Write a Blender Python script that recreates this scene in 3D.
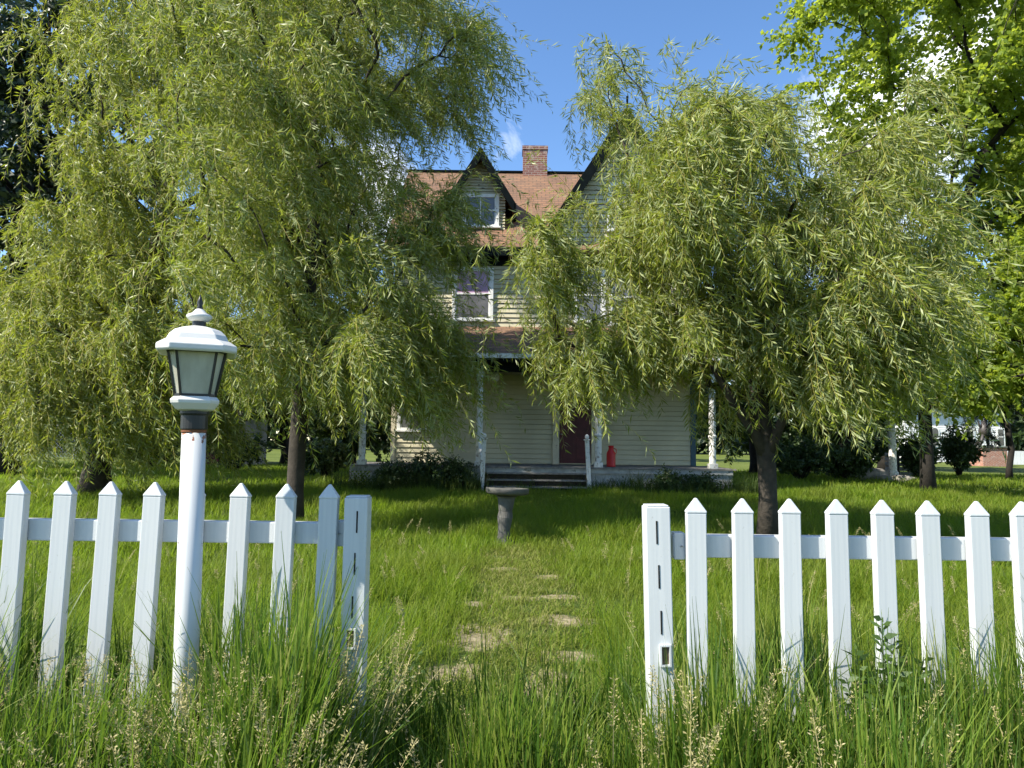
import bpy, math, random
import numpy as np
from mathutils import Vector, Matrix

random.seed(7)
RNG = np.random.default_rng(11)
SC = bpy.context.scene
COL = SC.collection
for o in list(bpy.data.objects):
    bpy.data.objects.remove(o)

# ------------------------------------------------------------------ camera
W, H, F = 1024, 768, 711.0
EYE = Vector((0, 0, 1.38))
TH = math.atan(58 / F)
RHO = 0.0122
fw = Vector((0, math.cos(TH), math.sin(TH)))
r0 = Vector((1, 0, 0))
u0 = Vector((0, -math.sin(TH), math.cos(TH)))
RT = r0 * math.cos(RHO) + u0 * math.sin(RHO)
UP = u0 * math.cos(RHO) - r0 * math.sin(RHO)
cam = bpy.data.cameras.new('camera')
cam.sensor_width = 36
cam.lens = F / W * 36
cam.clip_start = 0.05
cam.clip_end = 2000
camo = bpy.data.objects.new('camera', cam)
COL.objects.link(camo)
camo.matrix_world = Matrix(((RT.x, UP.x, -fw.x, EYE.x), (RT.y, UP.y, -fw.y, EYE.y),
                            (RT.z, UP.z, -fw.z, EYE.z), (0, 0, 0, 1)))
SC.camera = camo

def direction(px, py):
    return fw + RT * ((px - W / 2) / F) + UP * ((H / 2 - py) / F)

def P(px, py, Y):
    d = direction(px, py)
    return EYE + d * (Y / d.y)

# ------------------------------------------------------------------ light
SUN_EL = math.radians(44)
SUN_FRONT = math.radians(23)          # how far the sun stands on the camera's side of due left
SUNV = Vector((-math.cos(SUN_EL) * math.cos(SUN_FRONT), -math.cos(SUN_EL) * math.sin(SUN_FRONT), math.sin(SUN_EL)))
sl = bpy.data.lights.new('sun', 'SUN')
sl.energy = 5.0
sl.angle = math.radians(0.53)
sl.color = (1.0, 0.93, 0.80)
so = bpy.data.objects.new('sun', sl)
COL.objects.link(so)
so.rotation_euler = SUNV.to_track_quat('Z', 'Y').to_euler()
so.location = (-20, -10, 30)

SC.view_settings.view_transform = 'Standard'
SC.view_settings.look = 'None'
SC.view_settings.gamma = 1
SC.view_settings.exposure = 1.15
SC.cycles.max_bounces = 6
SC.cycles.diffuse_bounces = 2
SC.cycles.glossy_bounces = 2
SC.cycles.transmission_bounces = 4
SC.cycles.transparent_max_bounces = 4
SC.cycles.use_denoising = True
SC.cycles.sample_clamp_indirect = 4

world = bpy.data.worlds.new('World')
SC.world = world
world.use_nodes = True
nt = world.node_tree
nt.nodes.clear()

class NT:
    """small helper for writing node trees"""
    def __init__(s, tree): s.t = tree
    def n(s, kind, **kw):
        nd = s.t.nodes.new(kind)
        for k, v in kw.items():
            if k.startswith('i_'):
                key = k[2:]
                key = int(key) if key.isdigit() else key.replace('_', ' ')
                s.set(nd.inputs[key], v)
            else:
                setattr(nd, k, v)
        return nd
    def set(s, inp, v):
        if isinstance(v, bpy.types.NodeSocket): s.t.links.new(v, inp)
        elif isinstance(v, bpy.types.Node): s.t.links.new(v.outputs[0], inp)
        else: inp.default_value = v
    def math(s, op, a, b=0.0, clamp=False):
        nd = s.t.nodes.new('ShaderNodeMath'); nd.operation = op; nd.use_clamp = clamp
        s.set(nd.inputs[0], a); s.set(nd.inputs[1], b)
        return nd.outputs[0]
    def mix(s, fac, a, b, blend='MIX'):
        nd = s.t.nodes.new('ShaderNodeMix'); nd.data_type = 'RGBA'; nd.blend_type = blend
        s.set(nd.inputs[0], fac); s.set(nd.inputs[6], a); s.set(nd.inputs[7], b)
        return nd.outputs[2]
    def ramp(s, fac, stops):
        nd = s.t.nodes.new('ShaderNodeValToRGB')
        el = nd.color_ramp.elements
        while len(el) < len(stops): el.new(0.5)
        for e, (p, c) in zip(el, stops):
            e.position = p
            e.color = c if len(c) == 4 else (*c, 1)
        s.set(nd.inputs[0], fac)
        return nd.outputs[0]
    def noise(s, scale, detail=3, vec=None, rough=0.55, dist=0.0):
        nd = s.t.nodes.new('ShaderNodeTexNoise')
        nd.inputs['Scale'].default_value = scale; nd.inputs['Detail'].default_value = detail
        nd.inputs['Roughness'].default_value = rough; nd.inputs['Distortion'].default_value = dist
        if vec is not None: s.set(nd.inputs['Vector'], vec)
        return nd.outputs[0]

w = NT(nt)
sky = w.n('ShaderNodeTexSky', sky_type='NISHITA', sun_disc=False, sun_elevation=SUN_EL,
          sun_rotation=math.atan2(SUNV.x, SUNV.y) % (2 * math.pi), altitude=600, air_density=1.0, dust_density=0.25, ozone_density=2.2)
hs = w.n('ShaderNodeHueSaturation', i_Hue=0.502, i_Saturation=1.14, i_Value=1.2, i_Color=sky.outputs[0])
tc = w.n('ShaderNodeTexCoord')
nrm = w.n('ShaderNodeVectorMath', operation='NORMALIZE'); w.set(nrm.inputs[0], tc.outputs['Generated'])
dirv = nrm.outputs[0]
cn = w.noise(7.0, 9, dirv, 0.62, 0.3)
mask = None
for px, py, rad, amp in ((880, 125, 8, 1.0), (960, 60, 6, .8), (850, 235, 6, .75), (800, 105, 3.2, .30), (495, 152, 2.4, .22),
                         (372, 190, 7, .85), (290, 150, 7, .5), (700, 150, 4, .12), (250, -190, 9, .8), (1500, 60, 22, 1.0), (-420, 160, 20, .9)):
    d = direction(px, py).normalized()
    dp = w.n('ShaderNodeVectorMath', operation='DOT_PRODUCT'); w.set(dp.inputs[0], dirv); dp.inputs[1].default_value = d
    c = math.cos(math.radians(rad))
    m = w.math('MULTIPLY', w.math('DIVIDE', w.math('SUBTRACT', dp.outputs['Value'], c), 1 - c), amp, True)
    mask = m if mask is None else w.math('MAXIMUM', mask, m)
dens = w.math('ADD', w.math('MULTIPLY', w.math('SUBTRACT', cn, 0.52), 3.0), w.math('SUBTRACT', w.math('MULTIPLY', mask, 1.7), 0.55))
dens = w.ramp(dens, [(0.0, (0, 0, 0)), (0.9, (1, 1, 1))])
ccol = w.ramp(w.noise(11, 5, dirv), [(0.3, (7.5, 7.9, 8.6)), (0.7, (10.5, 10.4, 10.2))])
wc = w.mix(dens, hs, ccol)
bg = w.n('ShaderNodeBackground', i_Color=wc, i_Strength=0.100)
out = w.n('ShaderNodeOutputWorld', i_Surface=bg)

# ------------------------------------------------------------------ materials
MATS = {}
def new_mat(name):
    m = bpy.data.materials.new(name); m.use_nodes = True; m.node_tree.nodes.clear()
    MATS[name] = m
    return m, NT(m.node_tree)

def finish(t, shader):
    t.n('ShaderNodeOutputMaterial', i_Surface=shader)

def paint_mat(name, col, rough=0.5, var=0.12, scale=6.0, bump=0.0, bscale=40, dirt=None, dirt_amt=0.0, dscale=3.0, spec=0.4, metal=0.0):
    m, t = new_mat(name)
    geo = t.n('ShaderNodeTexCoord')
    v = geo.outputs['Object']
    n1 = t.noise(scale, 4, v)
    dark = tuple(c * (1 - var) for c in col); lite = tuple(min(1, c * (1 + var)) for c in col)
    c = t.ramp(n1, [(0.3, dark), (0.7, lite)])
    if dirt:
        dm = t.ramp(t.noise(dscale, 7, v, 0.65), [(0.62 - dirt_amt, (0, 0, 0)), (0.70 - dirt_amt * .7, (1, 1, 1))])
        c = t.mix(dm, c, (*dirt, 1))
    b = t.n('ShaderNodeBsdfPrincipled', i_Base_Color=c, i_Roughness=rough, i_Metallic=metal)
    b.inputs['Specular IOR Level'].default_value = spec
    if bump:
        bn = t.n('ShaderNodeBump', i_Strength=bump, i_Height=t.noise(bscale, 5, v)); bn.inputs['Distance'].default_value = 0.01
        t.set(b.inputs['Normal'], bn.outputs[0])
    finish(t, b)
    return m

def leaf_mat(name, cols, trans, under=None, tmix=0.42, rough=0.45, spec=0.35, field=0.0, fscale=0.5, fcol=None):
    m, t = new_mat(name)
    g = t.n('ShaderNodeNewGeometry')
    rnd = g.outputs['Random Per Island']
    k = len(cols)
    c = t.ramp(rnd, [(i / (k - 1), cc) for i, cc in enumerate(cols)])
    tr = t.mix(0.75, c, (*trans, 1))
    if fcol:
        f = t.ramp(t.noise(fscale, 4, g.outputs['Position']), [(0.42, (0, 0, 0)), (0.62, (1, 1, 1))])
        f = t.math('MULTIPLY', f, field)
        c = t.mix(f, c, (*fcol, 1)); tr = t.mix(f, tr, (*[x * 1.4 for x in fcol], 1))
    cf = c
    if under:
        cf = t.mix(g.outputs['Backfacing'], c, (*under, 1))
    b = t.n('ShaderNodeBsdfPrincipled', i_Base_Color=cf, i_Roughness=rough)
    b.inputs['Specular IOR Level'].default_value = spec
    tl = t.n('ShaderNodeBsdfTranslucent', i_Color=tr)
    mx = t.n('ShaderNodeMixShader', i_0=tmix); t.set(mx.inputs[1], b.outputs[0]); t.set(mx.inputs[2], tl.outputs[0])
    finish(t, mx)
    return m

leaf_mat('willow_leaf', [(.075, .116, .013), (.155, .203, .021), (.225, .268, .036), (.33, .36, .095)], (.41, .51, .034), (.29, .33, .155), 0.36, 0.42, 0.22, .5, 1.6, (.22, .24, .028))
leaf_mat('willow_leaf_far', [(.090, .128, .013), (.180, .222, .021), (.250, .287, .036), (.34, .37, .09)], (.44, .53, .034), (.29, .33, .145), 0.36, 0.42, 0.22, .5, 1.3, (.23, .245, .028))
leaf_mat('maple_leaf', [(.125, .185, .018), (.185, .250, .026), (.27, .32, .05)], (.48, .58, .045), (.19, .26, .06), 0.56, 0.45, 0.22)
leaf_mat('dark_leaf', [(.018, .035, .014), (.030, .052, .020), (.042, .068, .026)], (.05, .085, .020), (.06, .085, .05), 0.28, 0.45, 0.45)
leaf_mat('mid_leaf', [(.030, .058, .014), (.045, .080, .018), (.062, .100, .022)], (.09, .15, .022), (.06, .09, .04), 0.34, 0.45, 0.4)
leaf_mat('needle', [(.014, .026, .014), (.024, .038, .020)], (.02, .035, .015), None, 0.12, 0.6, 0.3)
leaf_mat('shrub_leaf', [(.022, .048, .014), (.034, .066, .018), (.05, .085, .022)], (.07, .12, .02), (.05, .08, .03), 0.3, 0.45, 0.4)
leaf_mat('weed_leaf', [(.050, .090, .025), (.07, .12, .03)], (.12, .2, .03), None, 0.35, 0.45, 0.4)
leaf_mat('lawn_blade', [(.075, .135, .012), (.108, .180, .015), (.150, .215, .018), (.20, .235, .032)], (.31, .47, .025), None, 0.46, 0.5, 0.15, 0.5, 0.9, (.165, .19, .035))
leaf_mat('tall_blade', [(.034, .080, .013), (.070, .135, .018), (.145, .210, .026), (.25, .27, .075)], (.21, .35, .028), None, 0.42, 0.45, 0.22)
leaf_mat('dry_blade', [(.11, .16, .022), (.17, .20, .04), (.30, .28, .11)], (.32, .36, .06), None, .3, .7, .1)
leaf_mat('porch_weed', [(.035, .065, .014), (.055, .09, .02), (.08, .11, .03)], (.12, .17, .025), None, .35, .6, .15)
leaf_mat('seed_head', [(.26, .24, .09), (.38, .34, .16), (.48, .42, .24)], (.40, .37, .16), None, 0.3, 0.7, 0.1)
paint_mat('willow_twig', (.36, .31, .070), 0.6, 0.3, 3)
paint_mat('bark', (.018, .015, .012), 0.9, 0.45, 7, 0.9, 30)
paint_mat('bark_willow', (.038, .031, .024), 0.9, 0.4, 7, 0.9, 30)

def fence_mat():
    m, t = new_mat('vinyl')
    v = t.n('ShaderNodeTexCoord').outputs['Object']
    mp = t.n('ShaderNodeMapping', i_Vector=v); mp.inputs['Scale'].default_value = (55, 55, 1.2)
    st = t.noise(1.0, 3, mp.outputs[0])
    c = t.ramp(st, [(0.3, (.47, .50, .52)), (0.65, (.55, .57, .58))])
    g = t.n('ShaderNodeNewGeometry')
    sp = t.n('ShaderNodeSeparateXYZ', i_Vector=g.outputs['Position'])
    low = t.math('MULTIPLY', t.math('SUBTRACT', 0.62, sp.outputs[2]), 1.6, True)     # soil splash near the ground
    lowm = t.math('MULTIPLY', low, t.ramp(t.noise(18, 6, g.outputs['Position']), [(0.35, (0, 0, 0)), (0.7, (1, 1, 1))]))
    c = t.mix(t.math('MULTIPLY', lowm, 0.55), c, (.36, .36, .26, 1))
    spk = t.ramp(t.noise(60, 2, g.outputs['Position']), [(0.72, (0, 0, 0)), (0.76, (1, 1, 1))])
    c = t.mix(t.math('MULTIPLY', spk, 0.35), c, (.3, .3, .26, 1))
    alg = t.ramp(t.noise(5, 6, g.outputs['Position'], 0.7), [(0.55, (0, 0, 0)), (0.75, (1, 1, 1))])
    c = t.mix(t.math('MULTIPLY', alg, 0.16), c, (.48, .52, .40, 1))
    b = t.n('ShaderNodeBsdfPrincipled', i_Base_Color=c, i_Roughness=0.38)
    bn = t.n('ShaderNodeBump', i_Strength=0.12, i_Height=st); bn.inputs['Distance'].default_value = 0.004
    t.set(b.inputs['Normal'], bn.outputs[0])
    finish(t, b)
fence_mat()

def siding_mat(name, col, bare, amt):
    m, t = new_mat(name)
    v = t.n('ShaderNodeNewGeometry').outputs['Position']
    n1 = t.noise(0.9, 5, v)
    c = t.ramp(n1, [(0.3, tuple(x * .76 for x in col)), (0.7, col)])
    mp = t.n('ShaderNodeMapping', i_Vector=v); mp.inputs['Scale'].default_value = (2.2, 2.2, 7.5)
    pm = t.ramp(t.noise(1.6, 8, mp.outputs[0], 0.62), [(0.66 - amt, (0, 0, 0)), (0.69 - amt, (1, 1, 1))])
    zz = t.n('ShaderNodeSeparateXYZ', i_Vector=v).outputs[2]      # boards below the porch roof are sheltered and keep their paint
    big = t.ramp(t.noise(0.55, 3, v), [(0.42, (0, 0, 0)), (0.56, (1, 1, 1))])
    pm = t.math('MULTIPLY', t.math('MULTIPLY', pm, t.math('GREATER_THAN', zz, 4.6)), big)
    c = t.mix(pm, c, (*bare, 1))
    b = t.n('ShaderNodeBsdfPrincipled', i_Base_Color=c, i_Roughness=0.75)
    finish(t, b)
siding_mat('cream_siding', (.59, .54, .375), (.15, .12, .085), 0.06)
siding_mat('white_siding', (.74, .75, .74), (.5, .5, .47), 0.0)

def shingle_mat(name, c1, c2, c3):
    m, t = new_mat(name)
    tc = t.n('ShaderNodeTexCoord')
    sp = t.n('ShaderNodeSeparateXYZ', i_Vector=tc.outputs['Object'])
    cb = t.n('ShaderNodeCombineXYZ', i_X=t.math('ADD', sp.outputs[0], t.math('MULTIPLY', sp.outputs[1], 0.0)), i_Y=sp.outputs[2])
    br = t.n('ShaderNodeTexBrick', i_Vector=cb.outputs[0], i_Color1=(*c1, 1), i_Color2=(*c2, 1), i_Mortar=(*c3, 1))
    br.inputs['Scale'].default_value = 1.0; br.inputs['Brick Width'].default_value = 0.30; br.inputs['Row Height'].default_value = 0.115
    br.inputs['Mortar Size'].default_value = 0.014; br.inputs['Mortar Smooth'].default_value = 0.3; br.inputs['Bias'].default_value = -0.1
    c = t.mix(t.math('MULTIPLY', t.noise(1.3, 6, tc.outputs['Object']), 0.45), br.outputs[0], (.24, .17, .11, 1))
    c = t.mix(t.math('MULTIPLY', t.ramp(t.noise(.8, 7, tc.outputs['Object'], .7), [(.48, (0, 0, 0)), (.68, (1, 1, 1))]), .6), c, (.085, .05, .035, 1))
    b = t.n('ShaderNodeBsdfPrincipled', i_Base_Color=c, i_Roughness=0.9)
    bn = t.n('ShaderNodeBump', i_Strength=0.6, i_Height=br.outputs[1], invert=True); bn.inputs['Distance'].default_value = 0.02
    t.set(b.inputs['Normal'], bn.outputs[0])
    finish(t, b)
shingle_mat('shingles', (.225, .108, .055), (.145, .073, .042), (.065, .038, .026))
shingle_mat('shingles_far', (.30, .115, .075), (.22, .09, .06), (.10, .05, .035))

def brick_mat(name, c1, c2, mort, w_=0.22, h_=0.075):
    m, t = new_mat(name)
    tc = t.n('ShaderNodeTexCoord')
    sp = t.n('ShaderNodeSeparateXYZ', i_Vector=tc.outputs['Object'])
    cb = t.n('ShaderNodeCombineXYZ', i_X=t.math('ADD', sp.outputs[0], sp.outputs[1]), i_Y=sp.outputs[2])
    br = t.n('ShaderNodeTexBrick', i_Vector=cb.outputs[0], i_Color1=(*c1, 1), i_Color2=(*c2, 1), i_Mortar=(*mort, 1))
    br.inputs['Scale'].default_value = 1.0; br.inputs['Brick Width'].default_value = w_; br.inputs['Row Height'].default_value = h_
    br.inputs['Mortar Size'].default_value = 0.010; br.inputs['Bias'].default_value = -0.2
    c = t.mix(t.ramp(t.noise(5, 6, tc.outputs['Object'], 0.7), [(0.52, (0, 0, 0)), (0.68, (.8, .8, .8))]), br.outputs[0], (.42, .36, .32, 1))
    b = t.n('ShaderNodeBsdfPrincipled', i_Base_Color=c, i_Roughness=0.9)
    bn = t.n('ShaderNodeBump', i_Strength=0.5, i_Height=br.outputs[1], invert=True); bn.inputs['Distance'].default_value = 0.01
    t.set(b.inputs['Normal'], bn.outputs[0])
    finish(t, b)
brick_mat('chimney_brick', (.20, .075, .055), (.12, .05, .045), (.30, .25, .22), .24, .085)
brick_mat('red_brick', (.34, .12, .07), (.25, .09, .06), (.4, .35, .3), .24, .085)

paint_mat('navy_trim', (.006, .009, .010), 0.9, 0.3, 4, spec=0.04)
paint_mat('teal_trim', (.030, .075, .105), 0.5, 0.25, 4)
paint_mat('maroon', (.075, .012, .016), 0.45, 0.3, 4)
paint_mat('white_paint', (.74, .74, .71), 0.5, 0.08, 5, 0.0, 40, (.34, .31, .26), 0.02, 6)
paint_mat('worn_white', (.68, .67, .63), 0.6, 0.10, 5, 0.2, 40, (.26, .22, .17), 0.09, 9)
paint_mat('grey_wood', (.20, .185, .165), 0.85, 0.35, 9, 0.4, 60)
paint_mat('dark_wood', (.055, .048, .042), 0.9, 0.3, 9)
paint_mat('skirt_board', (.36, .36, .33), 0.8, 0.3, 4, 0.2, 30, (.1, .1, .08), 0.05, 4)
paint_mat('cream_trim', (.60, .54, .40), 0.6, 0.12, 5, 0, 40, (.25, .21, .15), 0.04, 8)
paint_mat('porch_ceiling', (.34, .30, .16), 0.7, 0.2, 3)
paint_mat('curtain', (.46, .28, .43), 0.35, 0.25, 2.5, spec=0.6)
paint_mat('dark_pane', (.055, .058, .062), 0.08, 0.3, 2.5, spec=0.6)
paint_mat('grey_pane', (.13, .13, .14), 0.12, 0.35, 2.5, spec=0.6)
paint_mat('lamp_white', (.58, .58, .56), 0.4, 0.05, 8, 0.05, 30, (.45, .44, .40), -0.03, 14)
paint_mat('lamp_black', (.018, .018, .018), 0.4, 0.3, 20)
def lamp_glass():
    m, t = new_mat('lamp_glass')
    v = t.n('ShaderNodeTexCoord').outputs['Object']
    mp = t.n('ShaderNodeMapping', i_Vector=v); mp.inputs['Scale'].default_value = (14, 14, 4)
    n_ = t.noise(1.5, 5, mp.outputs[0])
    b = t.n('ShaderNodeBsdfPrincipled', i_Base_Color=t.ramp(n_, [(0.3, (.34, .335, .27)), (0.7, (.52, .505, .42))]), i_Roughness=0.18)
    tr = t.n('ShaderNodeBsdfTransparent', i_Color=(.8, .84, .72, 1))
    mx = t.n('ShaderNodeMixShader', i_0=0.84); t.set(mx.inputs[1], tr.outputs[0]); t.set(mx.inputs[2], b.outputs[0])
    finish(t, mx)
lamp_glass()
paint_mat('rust', (.17, .065, .03), 0.9, 0.4, 30)
def pole_mat():
    m, t = new_mat('pole_white')
    g = t.n('ShaderNodeNewGeometry').outputs['Position']
    z = t.n('ShaderNodeSeparateXYZ', i_Vector=g).outputs[2]
    c = t.ramp(t.noise(6, 4, g), [(0.3, (.53, .55, .555)), (0.7, (.57, .58, .585))])
    chip = t.ramp(t.noise(22, 3, g), [(0.715, (0, 0, 0)), (0.73, (1, 1, 1))])
    c = t.mix(chip, c, (.10, .06, .045, 1))
    top = t.math('ADD', t.math('MULTIPLY', t.math('SUBTRACT', z, 1.36), 14.0), t.math('MULTIPLY', t.math('SUBTRACT', t.noise(45, 4, g), 0.5), 2.6))
    c = t.mix(t.ramp(top, [(0.42, (0, 0, 0)), (0.55, (1, 1, 1))]), c, t.ramp(t.noise(60, 3, g), [(.3, (.16, .06, .03)), (.7, (.30, .14, .08))]))
    mp = t.n('ShaderNodeMapping', i_Vector=g); mp.inputs['Scale'].default_value = (60, 60, 1.5)
    c = t.mix(t.math('MULTIPLY', t.ramp(t.noise(1, 4, mp.outputs[0]), [(.55, (0, 0, 0)), (.8, (1, 1, 1))]), 0.25), c, (.30, .24, .18, 1))
    b = t.n('ShaderNodeBsdfPrincipled', i_Base_Color=c, i_Roughness=0.35)
    finish(t, b)
pole_mat()
paint_mat('concrete', (.085, .082, .074), 0.9, 0.3, 9, 0.5, 50, (.09, .095, .075), 0.07, 7)
paint_mat('red_paint', (.52, .012, .014), 0.4, 0.1, 5)
paint_mat('slot_dark', (.006, .006, .006), 0.9, 0.1)
paint_mat('bracket_brown', (.10, .075, .05), 0.8, 0.4, 30)
paint_mat('metal_grey', (.36, .37, .38), 0.4, 0.1, 10, metal=0.6)
paint_mat('rock', (.23, .21, .19), 0.95, 0.35, 5, 0.8, 12)
paint_mat('shed_wall', (.30, .29, .27), 0.8, 0.2, 3)
paint_mat('bronze', (.05, .042, .038), 0.5, 0.3, 6)

PATCHES = ((-.20, 5.05, .30, .40), (.40, 5.5, .32, .20), (.26, 4.1, .22, .40), (.50, 7.2, .36, .20), (-.32, 4.35, .24, .18), (.10, 6.2, .26, .14), (.38, 4.65, .26, .14), (-.10, 7.6, .28, .16), (.42, 6.3, .26, .12), (-.25, 6.0, .22, .12))
def ground_mat():
    m, t = new_mat('ground_soil')
    p = t.n('ShaderNodeNewGeometry').outputs['Position']
    n1 = t.noise(0.7, 6, p); n2 = t.noise(14, 6, p, 0.7)
    green = t.ramp(n1, [(0.3, (.035, .062, .014)), (0.7, (.075, .105, .025))])
    soil = t.ramp(n2, [(0.3, (.11, .095, .05)), (0.55, (.25, .215, .135)), (0.75, (.40, .35, .245))])
    sp = t.n('ShaderNodeSeparateXYZ', i_Vector=p)
    pm = None
    for cx, cy, rx, ry in PATCHES:
        a = t.math('POWER', t.math('DIVIDE', t.math('SUBTRACT', sp.outputs[0], cx), rx), 2.0); b_ = t.math('POWER', t.math('DIVIDE', t.math('SUBTRACT', sp.outputs[1], cy), ry), 2.0)
        k = t.math('SUBTRACT', 1.0, t.math('ADD', a, b_), True)
        pm = k if pm is None else t.math('MAXIMUM', pm, k)
    pm = t.ramp(t.math('ADD', pm, t.math('MULTIPLY', t.math('SUBTRACT', t.noise(5.0, 6, p, .7), 0.56), 2.6)), [(0.12, (0, 0, 0)), (0.40, (1, 1, 1))])
    far = t.math('MULTIPLY', t.math('SUBTRACT', sp.outputs[1], 22.0), 0.05, True)
    green = t.mix(far, green, t.ramp(t.noise(0.15, 5, p), [(0.3, (.065, .095, .018)), (0.7, (.125, .15, .035))]))
    c = t.mix(pm, green, soil)
    b = t.n('ShaderNodeBsdfPrincipled', i_Base_Color=c, i_Roughness=0.95)
    b.inputs['Specular IOR Level'].default_value = 0.1
    bn = t.n('ShaderNodeBump', i_Strength=0.7, i_Height=n2); bn.inputs['Distance'].default_value = 0.03
    t.set(b.inputs['Normal'], bn.outputs[0])
    finish(t, b)
ground_mat()

# ------------------------------------------------------------------ mesh helpers
def tag(o, label=None, cat=None, group=None, kind=None):
    if label: o['label'] = label
    if cat: o['category'] = cat
    if group: o['group'] = group
    if kind: o['kind'] = kind
    return o

ROOT = {}
def thing(name, loc, label, cat, group=None):
    o = bpy.data.objects.new(name, None)
    o.empty_display_size = 0.2
    COL.objects.link(o)
    o.location = loc
    ROOT[o.name] = Vector(loc)
    return tag(o, label, cat, group)

def origin_of(o):
    v = Vector((0, 0, 0))
    while o is not None:
        v += o.location; o = o.parent
    return v

def link_mesh(name, me, parent=None, origin=None):
    o = bpy.data.objects.new(name, me)
    COL.objects.link(o)
    if parent is not None: o.parent = parent
    if origin is not None: o.location = origin
    return o

class MB:
    def __init__(s): s.v = []; s.f = []
    def add(s, vs, fs):
        b = len(s.v); s.v += [Vector(p) for p in vs]; s.f += [tuple(i + b for i in f) for f in fs]
        return s
    def box(s, x0, x1, y0, y1, z0, z1):
        return s.add([(x0, y0, z0), (x1, y0, z0), (x1, y1, z0), (x0, y1, z0), (x0, y0, z1), (x1, y0, z1), (x1, y1, z1), (x0, y1, z1)],
                     [(0, 3, 2, 1), (4, 5, 6, 7), (0, 1, 5, 4), (1, 2, 6, 5), (2, 3, 7, 6), (3, 0, 4, 7)])
    def bar(s, a, b, wx, wy, up=Vector((0, 0, 1))):
        a = Vector(a); b = Vector(b); d = (b - a).normalized()
        if abs(d.dot(up)) > 0.95: up = Vector((0, 1, 0))
        sx = d.cross(up).normalized(); sy = sx.cross(d).normalized()
        c = [(-1, -1), (1, -1), (1, 1), (-1, 1)]
        vs = [p + sx * (i * wx / 2) + sy * (j * wy / 2) for p in (a, b) for i, j in c]
        return s.add(vs, [(3, 2, 1, 0), (4, 5, 6, 7), (0, 1, 5, 4), (1, 2, 6, 5), (2, 3, 7, 6), (3, 0, 4, 7)])
    def loft(s, loops, cap=True):
        n = len(loops[0]); vs = [p for l in loops for p in l]; fs = []
        for k in range(len(loops) - 1):
            for i in range(n):
                j = (i + 1) % n
                fs.append((k * n + i, k * n + j, (k + 1) * n + j, (k + 1) * n + i))
        if cap:
            fs.append(tuple(range(n))[::-1]); fs.append(tuple(range((len(loops) - 1) * n, len(loops) * n)))
        return s.add(vs, fs)
    def lathe(s, prof, c=(0, 0, 0), n=16, wob=None):
        loops = []
        for r, z in prof:
            loops.append([Vector((c[0] + r * math.cos(2 * math.pi * i / n), c[1] + r * math.sin(2 * math.pi * i / n), c[2] + z)) for i in range(n)])
        return s.loft(loops)
    def tube(s, path, radii, n=6):
        path = [Vector(p) for p in path]; loops = []
        for i, p in enumerate(path):
            d = (path[min(i + 1, len(path) - 1)] - path[max(i - 1, 0)])
            d = d.normalized() if d.length > 1e-6 else Vector((0, 0, 1))
            ref = Vector((0, 1, 0)) if abs(d.y) < 0.8 else Vector((1, 0, 0))
            sx = d.cross(ref).normalized(); sy = d.cross(sx).normalized()
            loops.append([p + (sx * math.cos(2 * math.pi * k / n) + sy * math.sin(2 * math.pi * k / n)) * radii[i] for k in range(n)])
        return s.loft(loops)
    def prism(s, poly, axis, a, b):
        """poly of 2D points; axis 'y': points are (x,z) extruded from y=a to b; 'x': (y,z); 'z': (x,y)"""
        def mk(p, t):
            if axis == 'y': return (p[0], t, p[1])
            if axis == 'x': return (t, p[0], p[1])
            return (p[0], p[1], t)
        n = len(poly)
        vs = [mk(p, a) for p in poly] + [mk(p, b) for p in poly]
        fs = [tuple(range(n)), tuple(range(2 * n - 1, n - 1, -1))] + [((i + 1) % n, i, n + i, n + (i + 1) % n) for i in range(n)]
        return s.add(vs, fs)
    def build(s, name, mat, parent=None, origin=None, smooth=False, bevel=0.0):
        base = origin_of(parent) if parent is not None else Vector((0, 0, 0))
        off = base + (Vector(origin) if origin is not None else Vector((0, 0, 0)))
        me = bpy.data.meshes.new(name)
        me.from_pydata([tuple(p - off) for p in s.v], [], s.f)
        me.materials.append(MATS[mat])
        me.update()
        import bmesh
        bm = bmesh.new(); bm.from_mesh(me)
        bmesh.ops.recalc_face_normals(bm, faces=bm.faces)
        bm.to_mesh(me); bm.free()
        if smooth:
            me.shade_smooth() if smooth is True else me.shade_smooth()
        o = link_mesh(name, me, parent, origin)
        if bevel:
            bv = o.modifiers.new('bevel', 'BEVEL'); bv.width = bevel; bv.segments = 2; bv.limit_method = 'ANGLE'; bv.angle_limit = math.radians(40)
        return o

def np_mesh(name, verts, quads, mat, parent=None, loc=None, smooth=False):
    """verts (n,3) in world space, quads (m,4)"""
    base = np.array(origin_of(parent) if parent is not None else (loc if loc is not None else (0, 0, 0)), dtype=np.float32)
    v = (np.asarray(verts, dtype=np.float32).reshape(-1, 3) - base)
    q = np.asarray(quads, dtype=np.int32).reshape(-1, 4)
    me = bpy.data.meshes.new(name)
    me.vertices.add(len(v)); me.vertices.foreach_set('co', v.ravel())
    me.loops.add(q.size); me.loops.foreach_set('vertex_index', q.ravel())
    me.polygons.add(len(q)); me.polygons.foreach_set('loop_start', np.arange(0, q.size, 4, dtype=np.int32))
    me.update(calc_edges=True)
    me.materials.append(MATS[mat])
    if smooth: me.shade_smooth()
    o = bpy.data.objects.new(name, me); COL.objects.link(o)
    if parent is not None: o.parent = parent
    elif loc is not None: o.location = loc
    return o

def norm(a):
    return a / np.maximum(np.linalg.norm(a, axis=-1, keepdims=True), 1e-6)

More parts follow.
